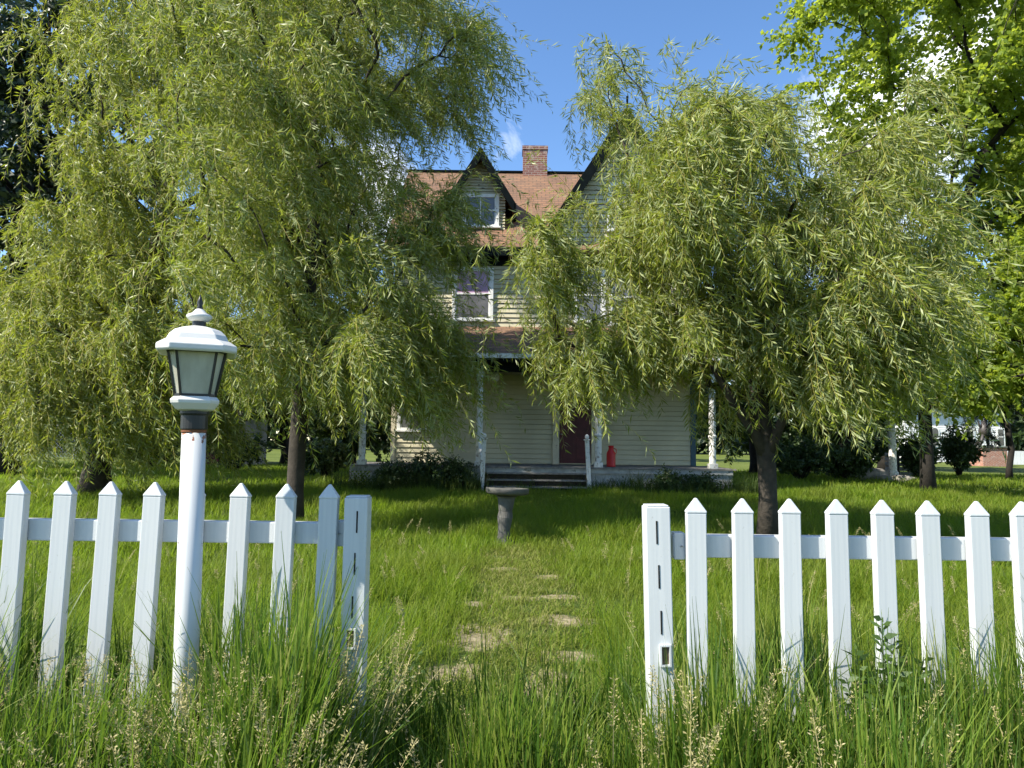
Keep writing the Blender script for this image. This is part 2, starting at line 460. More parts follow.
_tab = np.random.default_rng(5).random((256, 256))
def vnoise(x, y):
    xi = np.floor(x).astype(int); yi = np.floor(y).astype(int); fx = x - xi; fy = y - yi
    fx = fx * fx * (3 - 2 * fx); fy = fy * fy * (3 - 2 * fy)
    g = lambda a, b: _tab[a & 255, b & 255]
    return (g(xi, yi) * (1 - fx) + g(xi + 1, yi) * fx) * (1 - fy) + (g(xi, yi + 1) * (1 - fx) + g(xi + 1, yi + 1) * fx) * fy

def gz(x, y):
    """gentle unevenness of the ground"""
    x = np.asarray(x, dtype=float); y = np.asarray(y, dtype=float)
    return (vnoise(x * .35 + 40, y * .35 + 9) - .5) * .10 * np.clip((y + 2) / 6, 0, 1) * np.clip((60 - np.abs(y)) / 30, 0, 1)

# ------------------------------------------------------------------ ground
def build_ground():
    xs = np.concatenate([[-700, -300, -120, -60], np.arange(-30, 30.1, 0.5), [60, 120, 300, 700]])
    ys = np.concatenate([[-300, -100, -30], np.arange(-8, 60.1, 0.5), [80, 140, 300, 900]])
    X, Y = np.meshgrid(xs, ys)
    v = np.stack([X, Y, gz(X, Y)], -1).reshape(-1, 3)
    nx = len(xs); i = np.arange(len(ys) - 1)[:, None] * nx + np.arange(nx - 1)[None]
    q = np.stack([i, i + 1, i + nx + 1, i + nx], -1).reshape(-1, 4)
    o = np_mesh('ground', v, q, 'ground_soil', smooth=True)
    tag(o, kind='structure')
build_ground()

# ------------------------------------------------------------------ house
def lap(mb, z0, z1, y, lim, expo=0.155, out=0.030):
    """lapped boards on a wall facing the camera; lim(z) -> (x0, x1)"""
    n = max(1, round((z1 - z0) / expo)); h = (z1 - z0) / n
    for i in range(n):
        a = z0 + i * h; b = a + h
        xa0, xa1 = lim(a); xb0, xb1 = lim(b)
        if xa1 - xa0 < 0.03: continue
        a += .017 * (expo < .17)
        mb.add([(xa0, y - out, a), (xa1, y - out, a), (xb1, y, b), (xb0, y, b), (xa0, y + .034, a), (xa1, y + .034, a)],
               [(0, 1, 2, 3), (4, 5, 1, 0)])

def window(root, cx, z0, z1, width, y, upper='grey_pane', lower='grey_pane', mullion=False):
    t = 0.11
    f = MB()
    x0, x1 = cx - width / 2, cx + width / 2
    f.box(x0, x0 + t, y - 0.055, y + 0.03, z0, z1); f.box(x1 - t, x1, y - 0.055, y + 0.03, z0, z1)
    f.box(x0 + t, x1 - t, y - 0.055, y + 0.03, z1 - t, z1); f.box(x0 + t, x1 - t, y - 0.05, y + 0.03, z0, z0 + 0.07)
    zm = (z0 + z1) / 2
    f.box(x0 + t, x1 - t, y - 0.040, y + 0.02, zm - 0.03, zm + 0.03)
    f.box(x0 + t, x0 + t + 0.045, y - 0.033, y + 0.02, z0 + 0.07, z1 - t); f.box(x1 - t - 0.045, x1 - t, y - 0.033, y + 0.02, z0 + 0.07, z1 - t)
    if mullion: f.box(cx - 0.02, cx + 0.02, y - 0.030, y + 0.02, z0 + 0.07, z1 - t)
    win = f.build('window', 'white_paint', root, bevel=0.006)
    MB().box(x0 + t + .02, x1 - t - .02, y - 0.026, y + 0.01, zm, z1 - t + .01).build('pane', upper, win)
    MB().box(x0 + t + .02, x1 - t - .02, y - 0.022, y + 0.01, z0 + .05, zm).build('pane', lower, win)
    MB().box(x0 - 0.06, x1 + 0.06, y - 0.11, y + 0.02, z0 - 0.06, z0 - 0.002).build('sill', 'white_paint', win, bevel=0.008)
    return win

def slab(mb, quad, th):
    """roof slab: quad of 4 points (top face), thickness straight down along its normal"""
    q = [Vector(p) for p in quad]
    n = (q[1] - q[0]).cross(q[3] - q[0]).normalized()
    if n.z < 0: n = -n
    low = [p - n * th for p in q]
    mb.add(q + low, [(0, 1, 2, 3), (7, 6, 5, 4), (0, 4, 5, 1), (1, 5, 6, 2), (2, 6, 7, 3), (3, 7, 4, 0)])
    return n

def build_house():
    YW = 22.5
    root = thing('farmhouse', (1.0, YW, 0), 'two storey cream clapboard house with red shingle roof, steep gables and a front porch', 'house')
    XL, XR = -3.77, 5.78
    ZF, ZE = 0.70, 7.50
    # ---- walls
    m = MB(); lap(m, ZF, ZE, YW, lambda z: (XL, XR))
    m.box(XL + .01, XR - .01, YW + 0.035, YW + 9.0, 0.0, ZE)
    # left end gable of the main block
    m.prism([(YW, ZE), (YW + 9.0, ZE), (YW + 4.5, 11.6)], 'x', XL + .01, XL + .25)
    m.build('wall', 'cream_siding', root)
    GX, GH, GA = 3.59, 2.62, 12.15            # cross gable: centre, half width at eave, apex
    GZ = 8.06
    sl_ = (GA - GZ) / GH
    m = MB(); lap(m, ZE, GA - .15, YW - .09, lambda z: (max(GX - 2.3, GX - (GA - .12 - z) / sl_), min(GX + 2.3, GX + (GA - .12 - z) / sl_)))
    m.prism([(GX - 2.28, ZE), (GX + 2.28, ZE), (GX + 2.28, GA - .14 - 2.28 * sl_), (GX, GA - .14), (GX - 2.28, GA - .14 - 2.28 * sl_)], 'y', YW - .055, YW + 4)
    m.build('gable_wall', 'cream_siding', root)
    # ---- main roof (ridge parallel to the front)
    YR, ZR = 27.0, 11.85
    m = MB()
    slab(m, [(-4.15, YW - .42, ZE - .02), (GX, YW - .42, ZE - .02), (GX, YR, ZR), (-4.15, YR, ZR)], .14)
    slab(m, [(6.1, 2 * YR - YW + .42, ZE - .02), (-4.15, 2 * YR - YW + .42, ZE - .02), (-4.15, YR, ZR), (6.1, YR, ZR)], .14)
    roof = m.build('roof', 'shingles', root)
    m = MB(); m.box(-4.2, XR, YR - .09, YR + .09, ZR - .01, ZR + .06)
    m.build('ridge_cap', 'navy_trim', roof)
    # chimney
    cx, cy = 0.79, YR + .15
    m = MB(); m.box(cx - .47, cx + .47, cy - .35, cy + .35, ZR - 1.2, 12.72); m.box(cx - .50, cx + .50, cy - .38, cy + .38, 12.722, 12.87)
    m.build('chimney', 'chimney_brick', roof)
    # cross gable roof
    m = MB(); yf = YW - .45; yb = YR + .4
    for s in (-1, 1):
        e = GX + s * (GH + .12)
        slab(m, [(e, yf, GZ - .12 * sl_), (GX, yf, GA), (GX, yb, GA), (e, yb, GZ - .12 * sl_)], .13)
    m.build('gable_roof', 'shingles', root)
    m = MB()
    for s in (-1, 1):                          # barge boards, dark
        e = GX + s * (GH + .14); ze = GZ - .14 * sl_
        up = Vector((0, 0, 1))
        m.add([(e, yf - .05, ze - .05), (GX, yf - .05, GA + .02), (GX, yf - .05, GA - .62), (e - s * .02, yf - .05, ze - .52),
               (e, yf - .005, ze - .05), (GX, yf - .005, GA + .02), (GX, yf - .005, GA - .62), (e - s * .02, yf - .005, ze - .52)],
              [(0, 1, 2, 3), (7, 6, 5, 4), (0, 4, 5, 1), (1, 5, 6, 2), (2, 6, 7, 3), (3, 7, 4, 0)])
        # soffit
        m.add([(e - s * .05, yf, ze - .26), (GX, yf, GA - .28), (GX, YW - .115, GA - .28), (e - s * .05, YW - .115, ze - .26),
               (e - s * .05, yf, ze - .30), (GX, yf, GA - .32), (GX, YW - .115, GA - .32), (e - s * .05, YW - .115, ze - .30)],
              [(0, 1, 2, 3), (7, 6, 5, 4), (0, 4, 5, 1), (1, 5, 6, 2), (2, 6, 7, 3), (3, 7, 4, 0)])
    m.box(GX - .03, GX + .03, yf - .06, yf + .0, GA - .5, GA + .35)
    m.build('barge_board', 'navy_trim', root)
    # frieze, fascia and eave boxes
    m = MB(); m.box(XL - .02, XR + .02, YW - .06, YW + .02, 7.02, ZE - .05)
    m.box(-4.15, 1.0, YW - .49, YW - .43, ZE - .26, ZE + .02)
    m.box(-4.12, 1.0, YW - .43, YW - .06, ZE - .22, ZE - .18)
    m.box(GX - GH - .05, GX + GH + .05, YW - .30, YW - .06, ZE - .22, ZE - .05)
    m.build('frieze', 'navy_trim', root)
    # corner boards and down pipe
    MB().box(XR - .13, XR + .03, YW - .05, YW + .1, ZF, 6.98).build('corner_board', 'teal_trim', root)
    MB().box(XL - .03, XL + .10, YW - .05, YW + .1, ZF, 6.98).build('corner_board', 'cream_trim', root)
    MB().tube([(1.25, YW - .12, 7.2), (1.25, YW - .12, 5.2)], [.06, .06], 8).build('downspout', 'maroon', root, smooth=True)
    MB().box(1.14, 1.36, YW - .05, YW + .02, 5.1, 6.2).build('corner_board', 'teal_trim', root)
    # ---- dormer
    DX, DY, DA, DE, DH = -1.12, 23.15, 10.98, 9.45, 0.98
    ds = (DA - DE) / DH
    m = MB(); lap(m, 8.1, DA - .1, DY, lambda z: (max(DX - .82, DX - (DA - .08 - z) / ds), min(DX + .82, DX + (DA - .08 - z) / ds)), .10)
    m.prism([(DX - .81, 7.9), (DX + .81, 7.9), (DX + .81, DA - .1 - .81 * ds), (DX, DA - .1), (DX - .81, DA - .1 - .81 * ds)], 'y', DY + .035, DY + 3.2)
    dw = m.build('dormer', 'cream_siding', root)
    window(root, DX, 8.50, 9.60, 1.25, DY - .02, 'grey_pane', 'grey_pane', True)
    m = MB()
    for s in (-1, 1):
        e = DX + s * (DH + .16)
        slab(m, [(e, DY - .45, DE - .16 * ds), (DX, DY - .45, DA + .05), (DX, DY + 3.4, DA + .05), (e, DY + 3.4, DE - .16 * ds)], .10)
    m.build('dormer_roof', 'shingles', root)
    m = MB()
    for s in (-1, 1):
        e = DX + s * (DH + .18); ze = DE - .18 * ds
        m.add([(e, DY - .50, ze), (DX, DY - .50, DA + .07), (DX, DY - .50, DA - .34), (e - s * .02, DY - .50, ze - .34),
               (e, DY - .455, ze), (DX, DY - .455, DA + .07), (DX, DY - .455, DA - .34), (e - s * .02, DY - .455, ze - .34)],
              [(0, 1, 2, 3), (7, 6, 5, 4), (0, 4, 5, 1), (1, 5, 6, 2), (2, 6, 7, 3), (3, 7, 4, 0)])
        m.box(e - .03, e + .03, DY - .5, DY + 2.0, ze - .34, ze - .015)
    m.build('dormer_trim', 'navy_trim', root)
    # ---- upstairs windows
    window(root, -1.29, 5.25, 6.94, 1.32, YW - .03, 'curtain', 'grey_pane')
    window(root, 2.45, 5.25, 6.94, 1.02, YW - .03)
    window(root, 3.72, 5.15, 6.94, 1.30, YW - .03)
    window(root, GX - .1, 8.2, 9.75, 1.0, YW - .12)
    MB().box(2.0, 4.45, YW - .045, YW + .02, 4.98, 5.04).build('apron', 'teal_trim', root)
    # ---- downstairs
    window(root, -3.12, 1.72, 3.30, 0.98, YW - .03, 'dark_pane', 'dark_pane', True)
    d = MB(); d.box(1.52, 2.50, YW - .05, YW + .02, ZF + .04, 2.80)
    for zz in ((.85, 1.55), (1.68, 2.65)):
        d.box(1.62, 1.97, YW - .065, YW - .05, zz[0], zz[1]); d.box(2.05, 2.40, YW - .065, YW - .05, zz[0], zz[1])
    door = d.build('door', 'maroon', root, bevel=.006)
    MB().lathe([(.0, 0), (.03, .005), (.034, .03), (.0, .05)], (1.58, YW - .1, 1.62), 10).build('door_knob', 'metal_grey', door, smooth=True)
    m = MB(); m.box(1.30, 1.50, YW - .08, YW + .02, ZF, 2.96); m.box(2.52, 2.70, YW - .08, YW + .02, ZF, 2.96); m.box(1.26, 2.74, YW - .09, YW + .02, 2.965, 3.15)
    m.build('door_frame', 'cream_trim', root, bevel=.006)
    # ---- porch
    YP = 20.0
    m = MB()
    x = -4.50; k = 0
    while x < 6.2:
        m.box(x, x + .125, YP - .06, YW, .655 + .004 * (k % 3 == 0), .70 + .004 * (k % 3 == 0)); x += .13; k += 1
    m.build('porch_floor', 'grey_wood', root)
    m = MB(); m.box(2.25, 6.2, YP + .02, YP + .07, .0, .655)
    m.box(-3.9, -.8, YP + .02, YP + .07, .0, .655)
    m.box(-4.5, 6.2, YP - .03, YP + .02, .53, .653)
    m.build('porch_skirt', 'skirt_board', root)
    m = MB()                                   # lattice at the left end
    for i in range(-6, 8):
        a = -4.5 + i * .12
        for s in (1, -1):
            p0 = Vector((a, YP + .03 + .012 * s, .05)); p1 = Vector((a + .5 * s, YP + .03 + .012 * s, .52))
            def clip(p0, p1):
                lo, hi = 0.0, 1.0
                d = p1.x - p0.x
                for bnd, sign in ((-4.5, 1), (-3.9, -1)):
                    ta = (bnd - p0.x) / d
                    if (d > 0) == (sign > 0): lo = max(lo, ta)
                    else: hi = min(hi, ta)
                return (p0.lerp(p1, lo), p0.lerp(p1, hi)) if hi - lo > .05 else None
            c = clip(p0, p1)
            if c: m.bar(c[0], c[1], .035, .008, Vector((0, 1, 0)))
    m.box(-4.52, -4.47, YP - .01, YP + .08, .0, .55); m.box(-3.93, -3.88, YP - .01, YP + .08, 0, .55)
    m.build('lattice', 'worn_white', root)
    m = MB()
    slab(m, [(-4.75, YP - .35, 3.84), (6.4, YP - .35, 3.84), (5.9, YW - .022, 5.05), (-4.3, YW - .022, 5.05)], .09)
    pr = m.build('porch_roof', 'shingles', root)
    m = MB(); m.box(-4.75, 6.4, YP - .43, YP - .36, 3.70, 3.83)
    m.build('gutter', 'worn_white', pr)
    m = MB(); m.box(-4.5, 6.2, YP - .02, YP + .16, 3.36, 3.66); m.box(-4.74, 6.38, YP - .35, YP - .30, 3.60, 3.72)
    m.box(-4.5, -4.34, YP + .16, YW, 3.36, 3.66); m.box(6.04, 6.2, YP + .16, YW, 3.36, 3.66)
    m.build('porch_beam', 'navy_trim', pr)
    MB().box(-4.34, 6.04, YP + .16, YW - .03, 3.50, 3.54).build('porch_ceiling', 'porch_ceiling', pr)
    for i, px in enumerate((-4.19, -.90, 2.45, 5.66)):
        m = MB(); c = (px, YP + .07, 0)
        m.box(px - .12, px + .12, YP - .05, YP + .19, .703, .84)
        m.lathe([(.095, .84), (.095, 1.55), (.115, 1.57), (.115, 1.62), (.085, 1.65), (.098, 1.9), (.085, 2.75), (.11, 2.78), (.11, 2.83), (.08, 2.86), (.08, 3.2)], c, 14)
        m.box(px - .10, px + .10, YP - .03, YP + .17, 3.2, 3.36)
        m.build('porch_post', 'worn_white', root, smooth=False, bevel=.006)
    # steps
    for i in range(3):
        z = .54 - i * .17; y1 = YP - .03 - i * .30
        m = MB(); m.box(-.66, 2.10, y1 - .33, y1 - .01, z - .04, z); m.build('step', 'grey_wood', root, bevel=.008)
        MB().box(-.62, 2.06, y1 - .06 - .0, y1 - .03, max(0.0, z - .17), z - .043).build('riser', 'dark_wood', root)
    for xx in (-.62, .7, 2.02):
        m = MB(); m.prism([(YP - .05, 0), (YP - .05, .49), (YP - .36, .32), (YP - .66, .15), (YP - .9, 0)], 'x', xx - .02, xx + .02)
        m.build('stringer', 'dark_wood', root)
    for px, lean in ((-.78, .05), (2.12, -.075)):
        m = MB(); b = Vector((px, YP - .72, 0)); t = Vector((px + lean, YP - .72, 1.45))
        m.bar(b, t, .11, .11); m.bar(t, t + Vector((lean * .02, 0, .03)), .16, .16)
        m.lathe([(.03, 0), (.055, .03), (.06, .07), (.045, .11), (.0, .135)], t + Vector((0, 0, .03)), 10)
        n = m.build('newel_post', 'worn_white', root)
    m = MB(); m.bar((-.80, YP - .55, .85), (-.86, YP + .0, 1.3), .07, .05); m.bar((-.78, YP - .45, .3), (-.92, YP + .0, 1.55), .06, .05)
    m.build('stair_rail', 'worn_white', root)
    return root
house = build_house()

# things on the porch
def porch_lamp():
    b = P(495, 377, 21.0)
    r = thing('pendant_lamp', (b.x, b.y, b.z - .12), 'small white globe lamp hanging under the porch roof', 'lamp')
    MB().lathe([(.03, .26), (.05, .25), (.10, .22), (.125, .14), (.12, .06), (.08, .0)], (b.x, b.y, b.z - .12), 14).build('lamp_shade', 'white_paint', r, smooth=True)
    MB().tube([(b.x, b.y, b.z + .14), (b.x, b.y, 3.5)], [.012, .012], 6).build('rod', 'lamp_black', r)
porch_lamp()

def red_can():
    b = P(611, 464, 20.6); z = .705
    r = thing('canister', (b.x, b.y, z), 'tall bright red metal canister standing on the porch beside the post', 'canister')
    MB().lathe([(.13, 0), (.135, .02), (.13, .04), (.13, .36), (.118, .42), (.075, .48), (.07, .56), (.085, .58), (.085, .60), (.05, .605)], (b.x, b.y, z), 18).build('body', 'red_paint', r, smooth=True)
    m = MB()
    m.tube([(b.x + .07, b.y, z + .54), (b.x + .15, b.y, z + .50), (b.x + .15, b.y, z + .40), (b.x + .12, b.y, z + .36)], [.012] * 4, 6)
    m.build('handle', 'red_paint', r, smooth=True)
red_can()

# ------------------------------------------------------------------ picket fences
def picket_mesh(name, w_=.067, t=.034, top=1.2):
    """base at z=0, origin at the foot"""
    hw, ht = w_ / 2, t / 2; ch = .045
    m = MB()
    m.box(-hw, hw, -ht, ht, 0.0, top - ch - .006)
    lo = .0012
    loops = [[(-hw - lo, -ht - lo, top - ch - .007), (hw + lo, -ht - lo, top - ch - .007), (hw + lo, ht + lo, top - ch - .007), (-hw - lo, ht + lo, top - ch - .007)],
             [(-hw - lo, -ht - lo, top - ch), (hw + lo, -ht - lo, top - ch), (hw + lo, ht + lo, top - ch), (-hw - lo, ht + lo, top - ch)],
             [(-.004, -.006, top), (.004, -.006, top), (.004, .006, top), (-.004, .006, top)]]
    m.loft([[Vector(p) for p in l] for l in loops])
    return m

def build_fence(label, y, z_tip, z_rail, xs, x_post, post_top, side, x_end, leans, rail_drop, post_lean):
    root = thing('picket_fence', (xs[0], y, 0), label, 'fence', 'white picket fences beside the gateway')
    tmpl = None
    for i, x in enumerate(xs):
        zt = z_tip + rail_drop * (x - xs[0])
        if tmpl is None:
            o = picket_mesh('picket', top=z_tip).build('picket', 'vinyl', root, bevel=.003)
            # mesh was built round the world origin: move its data under the root
            me = o.data
            for v in me.vertices: v.co += root.location
            tmpl = o
        else:
            o = tmpl.copy(); COL.objects.link(o); o.parent = root
        o.location = (x - xs[0], -.02, zt - z_tip)
        o.rotation_euler = (random.uniform(-.008, .008), leans[i], random.uniform(-.03, .03))
    # rails
    xa, xb = (x_end, x_post - .041) if side < 0 else (x_post + .038, x_end)
    for dz, nm in ((0, 'rail'), (-.72, 'rail')):
        za = z_rail + rail_drop * (xa - xs[0]) + dz; zb = z_rail + rail_drop * (xb - xs[0]) + dz
        m = MB(); m.bar((xa, y + .022, za), (xb, y + .022, zb), .042, .078)
        m.build(nm, 'vinyl', root, bevel=.004)
    # bracket where the rail meets the post
    zr = z_rail + rail_drop * (x_post - xs[0])
    s = -1 if side < 0 else 1
    m = MB(); m.box(min(x_post + s * .041, x_post + s * .080), max(x_post + s * .041, x_post + s * .080), y - .004, y + .048, zr - .046, zr + .046)
    br = m.build('bracket', 'vinyl', root, bevel=.003)
    MB().lathe([(.004, 0), (.006, .002), (.0, .004)], (x_post + s * .066, y - .008, zr), 8).build('screw', 'metal_grey', br)
    # slotted gate post
    pw = .042; py0, py1 = y - .045, y + .035
    m = MB(); lp = Vector((post_lean, 0, 0))
    m.box(x_post - pw, x_post + pw, py0, py1, -.02, post_top)
    m.box(x_post - pw + .004, x_post + pw - .004, py0 + .004, py1 - .004, post_top, post_top + .006)
    po = m.build('post', 'vinyl', root, origin=(x_post - xs[0], 0, 0), bevel=.004)
    po.rotation_euler = (0, post_lean, 0)
    for k, zc in enumerate((.086, .235, .388)):
        zc = post_top - zc; xo = x_post + (.006 - .004 * k) * (1 if side < 0 else -1)
        m = MB(); m.box(xo - .0027, xo + .0027, py0 - .0016, py0 + .006, zc - .039, zc + .039)
        m.build('slot', 'slot_dark', po, origin=None)
    # square mortise lower down
    zc = post_top - .496; xo = x_post + (-.004 if side < 0 else .012)
    m = MB(); a, c = .019, .036
    m.box(xo - a, xo - a + .006, py0 - .012, py0 + .01, zc - c, zc + c); m.box(xo + a - .006, xo + a, py0 - .012, py0 + .01, zc - c, zc + c)
    m.box(xo - a + .006, xo + a - .006, py0 - .012, py0 + .01, zc - c, zc - c + .006); m.box(xo - a + .006, xo + a - .006, py0 - .012, py0 + .01, zc + c - .006, zc + c)
    b = m.build('socket', 'vinyl', po); fix_local(b, po, root)
    m = MB(); m.box(xo - a + .006, xo + a - .006, py0 - .0025, py0 + .01, zc - c + .006, zc + c - .006)
    b = m.build('socket_hole', 'bracket_brown', po); fix_local(b, po, root)
    return root

def fix_local(b, po, root):
    """MB.build already wrote coordinates relative to root + part, nothing to move"""
    return b

yL, yR = 2.65, 2.52
def xat(px, py, Y): return P(px, py, Y).x
pl = [xat(px, 505, yL) for px in (-70, -26, 18, 62, 106, 150, 194, 238, 283, 327)]
zt = P(170, 482, yL).z; zr = P(170, 531.5, yL).z
build_fence('left stretch of white vinyl picket fence, behind the lamp post, ending in a slotted post', yL, zt, zr, pl, xat(358.5, 505, yL), P(358, 497, yL).z, -1, -2.6,
            [.008, .006, .012, .016, .018, .018, .008, .012, .016, .012], 0.0, .000)
pr_ = [xat(px, 520, yR) for px in (695, 741, 788, 835, 881.5, 928, 975, 1021, 1067, 1114)]
zt = P(835, 499, yR).z; zr = P(835, 548, yR).z
build_fence('right stretch of white vinyl picket fence with a leafy weed growing through it', yR, zt, zr, pr_, xat(662, 520, yR), P(660, 506, yR).z, 1, 2.6,
            [-.004, -.003, .0, -.002, -.004, -.012, -.006, -.004, 0, 0], 0.0, -.020)

# ------------------------------------------------------------------ lamp post
def build_lamp():
    Y = 2.42
    b = P(187, 640, Y)
    tp = P(194.5, 420, Y)
    cx, cy = tp.x, Y
    foot = tp + (b - tp) * ((tp.z + .05) / (tp.z - b.z))
    root = thing('lamp_post', (foot.x, foot.y, 0), 'white lamp post with a white and black lantern standing before the left fence', 'lamp')
    m = MB(); m.tube([foot, b, tp], [.0405, .040, .0385], 24); pole = m.build('pole', 'pole_white', root, smooth=True)
    s = Y / F
    zy = lambda py: P(198, py + .8, Y).z
    MB().lathe([(.0400, zy(432)), (.0402, zy(431)), (.0402, zy(427)), (.0395, zy(426))], (cx, cy, 0), 24).build('rust_band', 'rust', pole, smooth=True)
    MB().lathe([(.0415, zy(429)), (.043, zy(428)), (.043, zy(415)), (.047, zy(413)), (.047, zy(409))], (cx, cy, 0), 24).build('collar', 'lamp_black', root, smooth=False)
    rot = math.radians(22)
    def loop(a, c, z, ox=0):
        pts = [(a - c, -a), (a, -(a - c)), (a, a - c), (a - c, a), (-(a - c), a), (-a, a - c), (-a, -(a - c)), (-(a - c), -a)]
        return [Vector((cx + ox + x * math.cos(rot) - y * math.sin(rot), cy + x * math.sin(rot) + y * math.cos(rot), z)) for x, y in pts]
    # lower tray
    m = MB(); m.loft([loop(.036, .012, zy(411)), loop(.058, .02, zy(409)), loop(.074, .026, zy(403)), loop(.076, .026, zy(400)), loop(.064, .022, zy(396)), loop(.060, .02, zy(395))])
    m.build('tray', 'lamp_white', root, bevel=.002)
    zb, zt2 = zy(396.5), zy(351)
    A, B = .060, .088
    m = MB(); m.loft([loop(A, .018, zb), loop(B, .027, zt2)]); m.build('glass', 'lamp_glass', root)
    MB().lathe([(.016, zb), (.017, zb + .07), (.022, zb + .085), (.022, zb + .12), (.010, zb + .145), (.0, zb + .15)], (cx, cy, 0), 12).build('bulb', 'lamp_white', root, smooth=True)
    m = MB(); la, lb = loop(A + .001, .018, zb), loop(B + .001, .027, zt2)
    for p, q in zip(la, lb): m.bar(p, q, .0065, .0065)
    for l, z_ in ((loop(A + .001, .018, zb + .004), 0), (loop(B + .001, .027, zt2 - .004), 0)):
        for i in range(8): m.bar(l[i], l[(i + 1) % 8], .008, .010)
    m.build('frame', 'lamp_black', root)
    m = MB()
    m.loft([loop(.088, .030, zy(352.5)), loop(.118, .040, zy(354)), loop(.124, .042, zy(352)), loop(.124, .042, zy(347)), loop(.110, .038, zy(344)), loop(.096, .036, zy(341)),
            loop(.088, .034, zy(336)), loop(.072, .030, zy(331)), loop(.050, .022, zy(328)), loop(.026, .012, zy(326))])
    m.build('roof_cap', 'lamp_white', root, bevel=.003)
    m = MB(); m.lathe([(.022, zy(328)), (.0215, zy(320)), (.0215, zy(318))], (cx, cy, 0), 16); m.build('neck', 'lamp_black', root)
    m = MB(); m.lathe([(.022, zy(321)), (.032, zy(320)), (.041, zy(317)), (.042, zy(315.5)), (.036, zy(314)), (.024, zy(312.5)), (.014, zy(309)), (.008, zy(308))], (cx, cy, 0), 20); m.build('cap', 'lamp_white', root, smooth=True)
    m = MB(); m.lathe([(.009, zy(309)), (.011, zy(307)), (.007, zy(305)), (.0105, zy(302)), (.006, zy(298)), (.0, zy(293))], (cx, cy, 0), 10); m.build('finial', 'lamp_black', root, smooth=True)
build_lamp()

# ------------------------------------------------------------------ bird bath
def build_birdbath():
    Y = 9.6
    b = P(503, 545, Y); b.z = 0
    root = thing('bird_bath', tuple(b), 'grey concrete bird bath leaning on the lawn before the porch steps', 'bird bath')
    h = P(506, 488, Y).z
    n = 20; prof = [(.13, -.03), (.13, .04), (.105, .08), (.085, .13), (.075, .20), (.085, .30), (.098, .38), (.085, .46), (.11, h - .13), (.14, h - .105)]
    m = MB(); loops = []
    for r, z in prof:
        loops.append([b + Vector((r * (1 + .06 * math.cos(4 * a * 2)) * math.cos(a) + z * .06, r * math.sin(a), z)) for a in [2 * math.pi * i / n for i in range(n)]])
    m.loft(loops); m.build('pedestal', 'concrete', root, smooth=False, bevel=0)
    c = b + Vector((.05, 0, 0)); n = 32; loops = []
    for r, z in [(.14, h - .10), (.25, h - .085), (.285, h - .065), (.29, h - .02), (.286, h), (.268, h + .002), (.25, h - .02), (.18, h - .035), (.05, h - .04)]:
        loops.append([c + Vector((r * math.cos(a), r * math.sin(a), z - .03 * r * math.cos(a) - .04 * r * math.sin(a))) for a in [2 * math.pi * i / n for i in range(n)]])
    MB().loft(loops).build('basin', 'concrete', root, smooth=True)
build_birdbath()

# ------------------------------------------------------------------ trees
def sample_poly(poly, n, rng):
    poly = np.array(poly, float); lo, hi = poly.min(0), poly.max(0); out = []
    while len(out) < n:
        p = lo + rng.random((400, 2)) * (hi - lo); ins = np.zeros(400, bool); j = len(poly) - 1
        for i in range(len(poly)):
            xi, yi = poly[i]; xj, yj = poly[j]
            ins ^= ((yi > p[:, 1]) != (yj > p[:, 1])) & (p[:, 0] < (xj - xi) * (p[:, 1] - yi) / (yj - yi + 1e-9) + xi); j = i
        out += list(p[ins])
    return np.array(out[:n])

def frustum_anchors(polys, Y, thick, rng):
    """crown volume whose front outline is given by polygons, with real depth round the trunk's distance"""
    res = []
    for poly, n, dy, th in polys:
        pp = sample_poly(poly, n, rng)
        c = pp.mean(0); hw = np.abs(pp - c).max(0) + 1
        u = np.abs(pp - c) / hw
        t = thick * th * np.sqrt(np.clip(1.15 - u[:, 0] ** 2 * .8 - u[:, 1] ** 2 * .35, .05, 1))
        dep = Y + dy + (rng.random(n) * 2 - 1) * t
        for (x, y), d in zip(pp, dep): res.append(P(x, y, Y) + Vector((0, d - Y, 0)))
    return res

